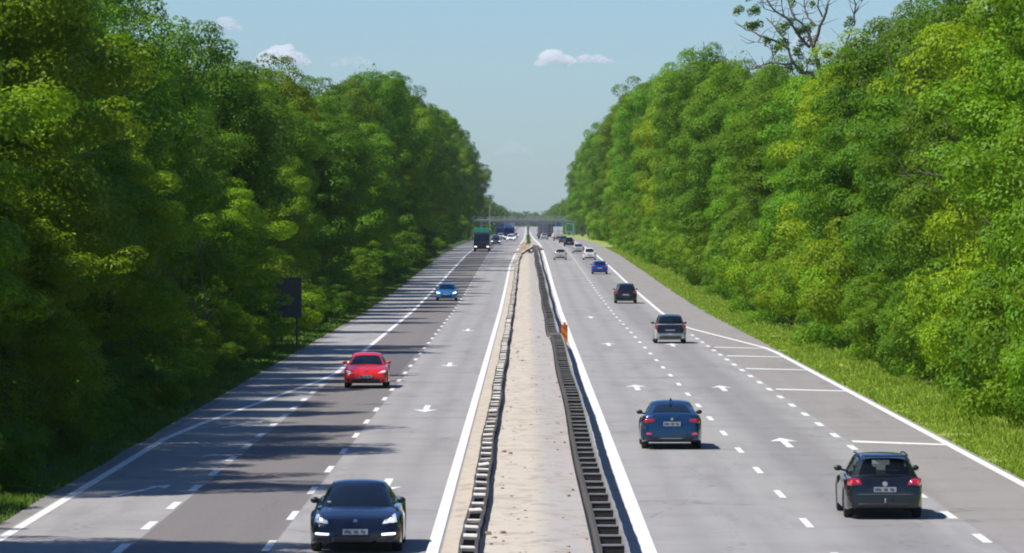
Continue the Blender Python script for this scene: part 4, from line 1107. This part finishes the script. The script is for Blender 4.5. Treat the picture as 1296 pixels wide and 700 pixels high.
truck('white box van seen from behind in the outer lane ahead of the dark grey saloon', 7.1, 1180, False, P5, paint('white_box', (.75, .75, .74), 0, .5), Hb=3.1, L=7, van=True, W=2.1)

# ------------------------------------------------------------------ small white clouds far beyond the woods
def mat_cloud(dens):
    t = NT('cloud_vapour'); v = t.n('ShaderNodeVolumeScatter'); v.inputs['Color'].default_value = (1, 1, 1, 1)
    v.inputs['Density'].default_value = dens; v.inputs['Anisotropy'].default_value = 0.0
    t.l(v.outputs[0], t.out.inputs['Volume']); return t.m
def cloud(label, x, Y, z, w, h, dens, seed):
    r = random.Random(seed); m = MB()
    for k in range(26):
        u = r.uniform(-1, 1); R_ = h * r.uniform(.18, .42) * (1 - .45 * abs(u)); cx = u * w * .40; cz = -h * .3 + R_ * .75 + r.uniform(0, .3) * h * (1 - abs(u)); cy = r.uniform(-.3, .3) * w
        def Q(a, b):
            d = Vector((math.cos(2 * math.pi * a) * math.cos((b - .5) * math.pi), math.sin(2 * math.pi * a) * math.cos((b - .5) * math.pi), math.sin((b - .5) * math.pi)))
            q = R_ * (1 + .30 * mnoise.fractal(d * 1.6 + Vector((k * 3.1, seed, 0)), 1.0, 2.0, 3)); return (cx + d.x * q * 1.25, cy + d.y * q, cz + d.z * q * (.8 if d.z > 0 else .35))
        m.grid(Q, 28, 16)
    o = m.build('cloud', mat_cloud(dens), None, smooth=180, loc=(x, Y, z)); tag(o, label, 'cloud'); return o
YC = 30000
def cl(label, px, py, w, h, dens, seed):
    k = YC / FPX; cloud(label, (px - 666) * k, YC, 7 + (277 - py) * k, w * k, h * k, dens, seed)
cl('white cloud standing over the left forest', 357, 76, 74, 40, .012, 1)
cl('tiny white cloud just above the left treetops at the upper left', 287, 34, 40, 26, .008, 2)
cl('faint cloud right of the bigger one above the left forest', 446, 80, 64, 24, .003, 3)
cl('puffy white cloud, left one of the pair in mid sky', 702, 76, 52, 34, .014, 4)
cl('flat white cloud, right one of the pair in mid sky', 750, 76, 62, 22, .010, 5)
cl('faint low cloud between the two forests', 651, 190, 50, 28, .0015, 6)
cl('white cloud glimpsed behind the half-dead tree', 1022, 52, 60, 26, .007, 7)

# ------------------------------------------------------------------ haze
t = NT('haze_air'); v = t.n('ShaderNodeVolumePrincipled'); v.inputs['Color'].default_value = (.78, .92, 1, 1)
v.inputs['Density'].default_value = 3.2e-5; v.inputs['Anisotropy'].default_value = .3
t.l(v.outputs[0], t.out.inputs['Volume'])
m = MB(); m.box((0, (YN - 30 + YF + 40) / 2, 19), (720, YF - YN + 70, 41))
hz = m.build('haze', t.m); hz['kind'] = 'stuff'

# ------------------------------------------------------------------ number off look-alikes that ended up with the same words
seen = {}
for o in C.objects:
    if o.parent is None and 'label' in o and o.get('group'): seen.setdefault(o['label'], []).append(o)
ORD = ['nearest', 'second', 'third', 'fourth', 'fifth', 'sixth', 'seventh', 'eighth']
for lab, os_ in seen.items():
    if 1 < len(os_) <= 8:
        for w, o in zip(ORD, sorted(os_, key=lambda q: q.location.y)):
            if len(lab.split()) < 16: o['label'] = w + ' ' + lab
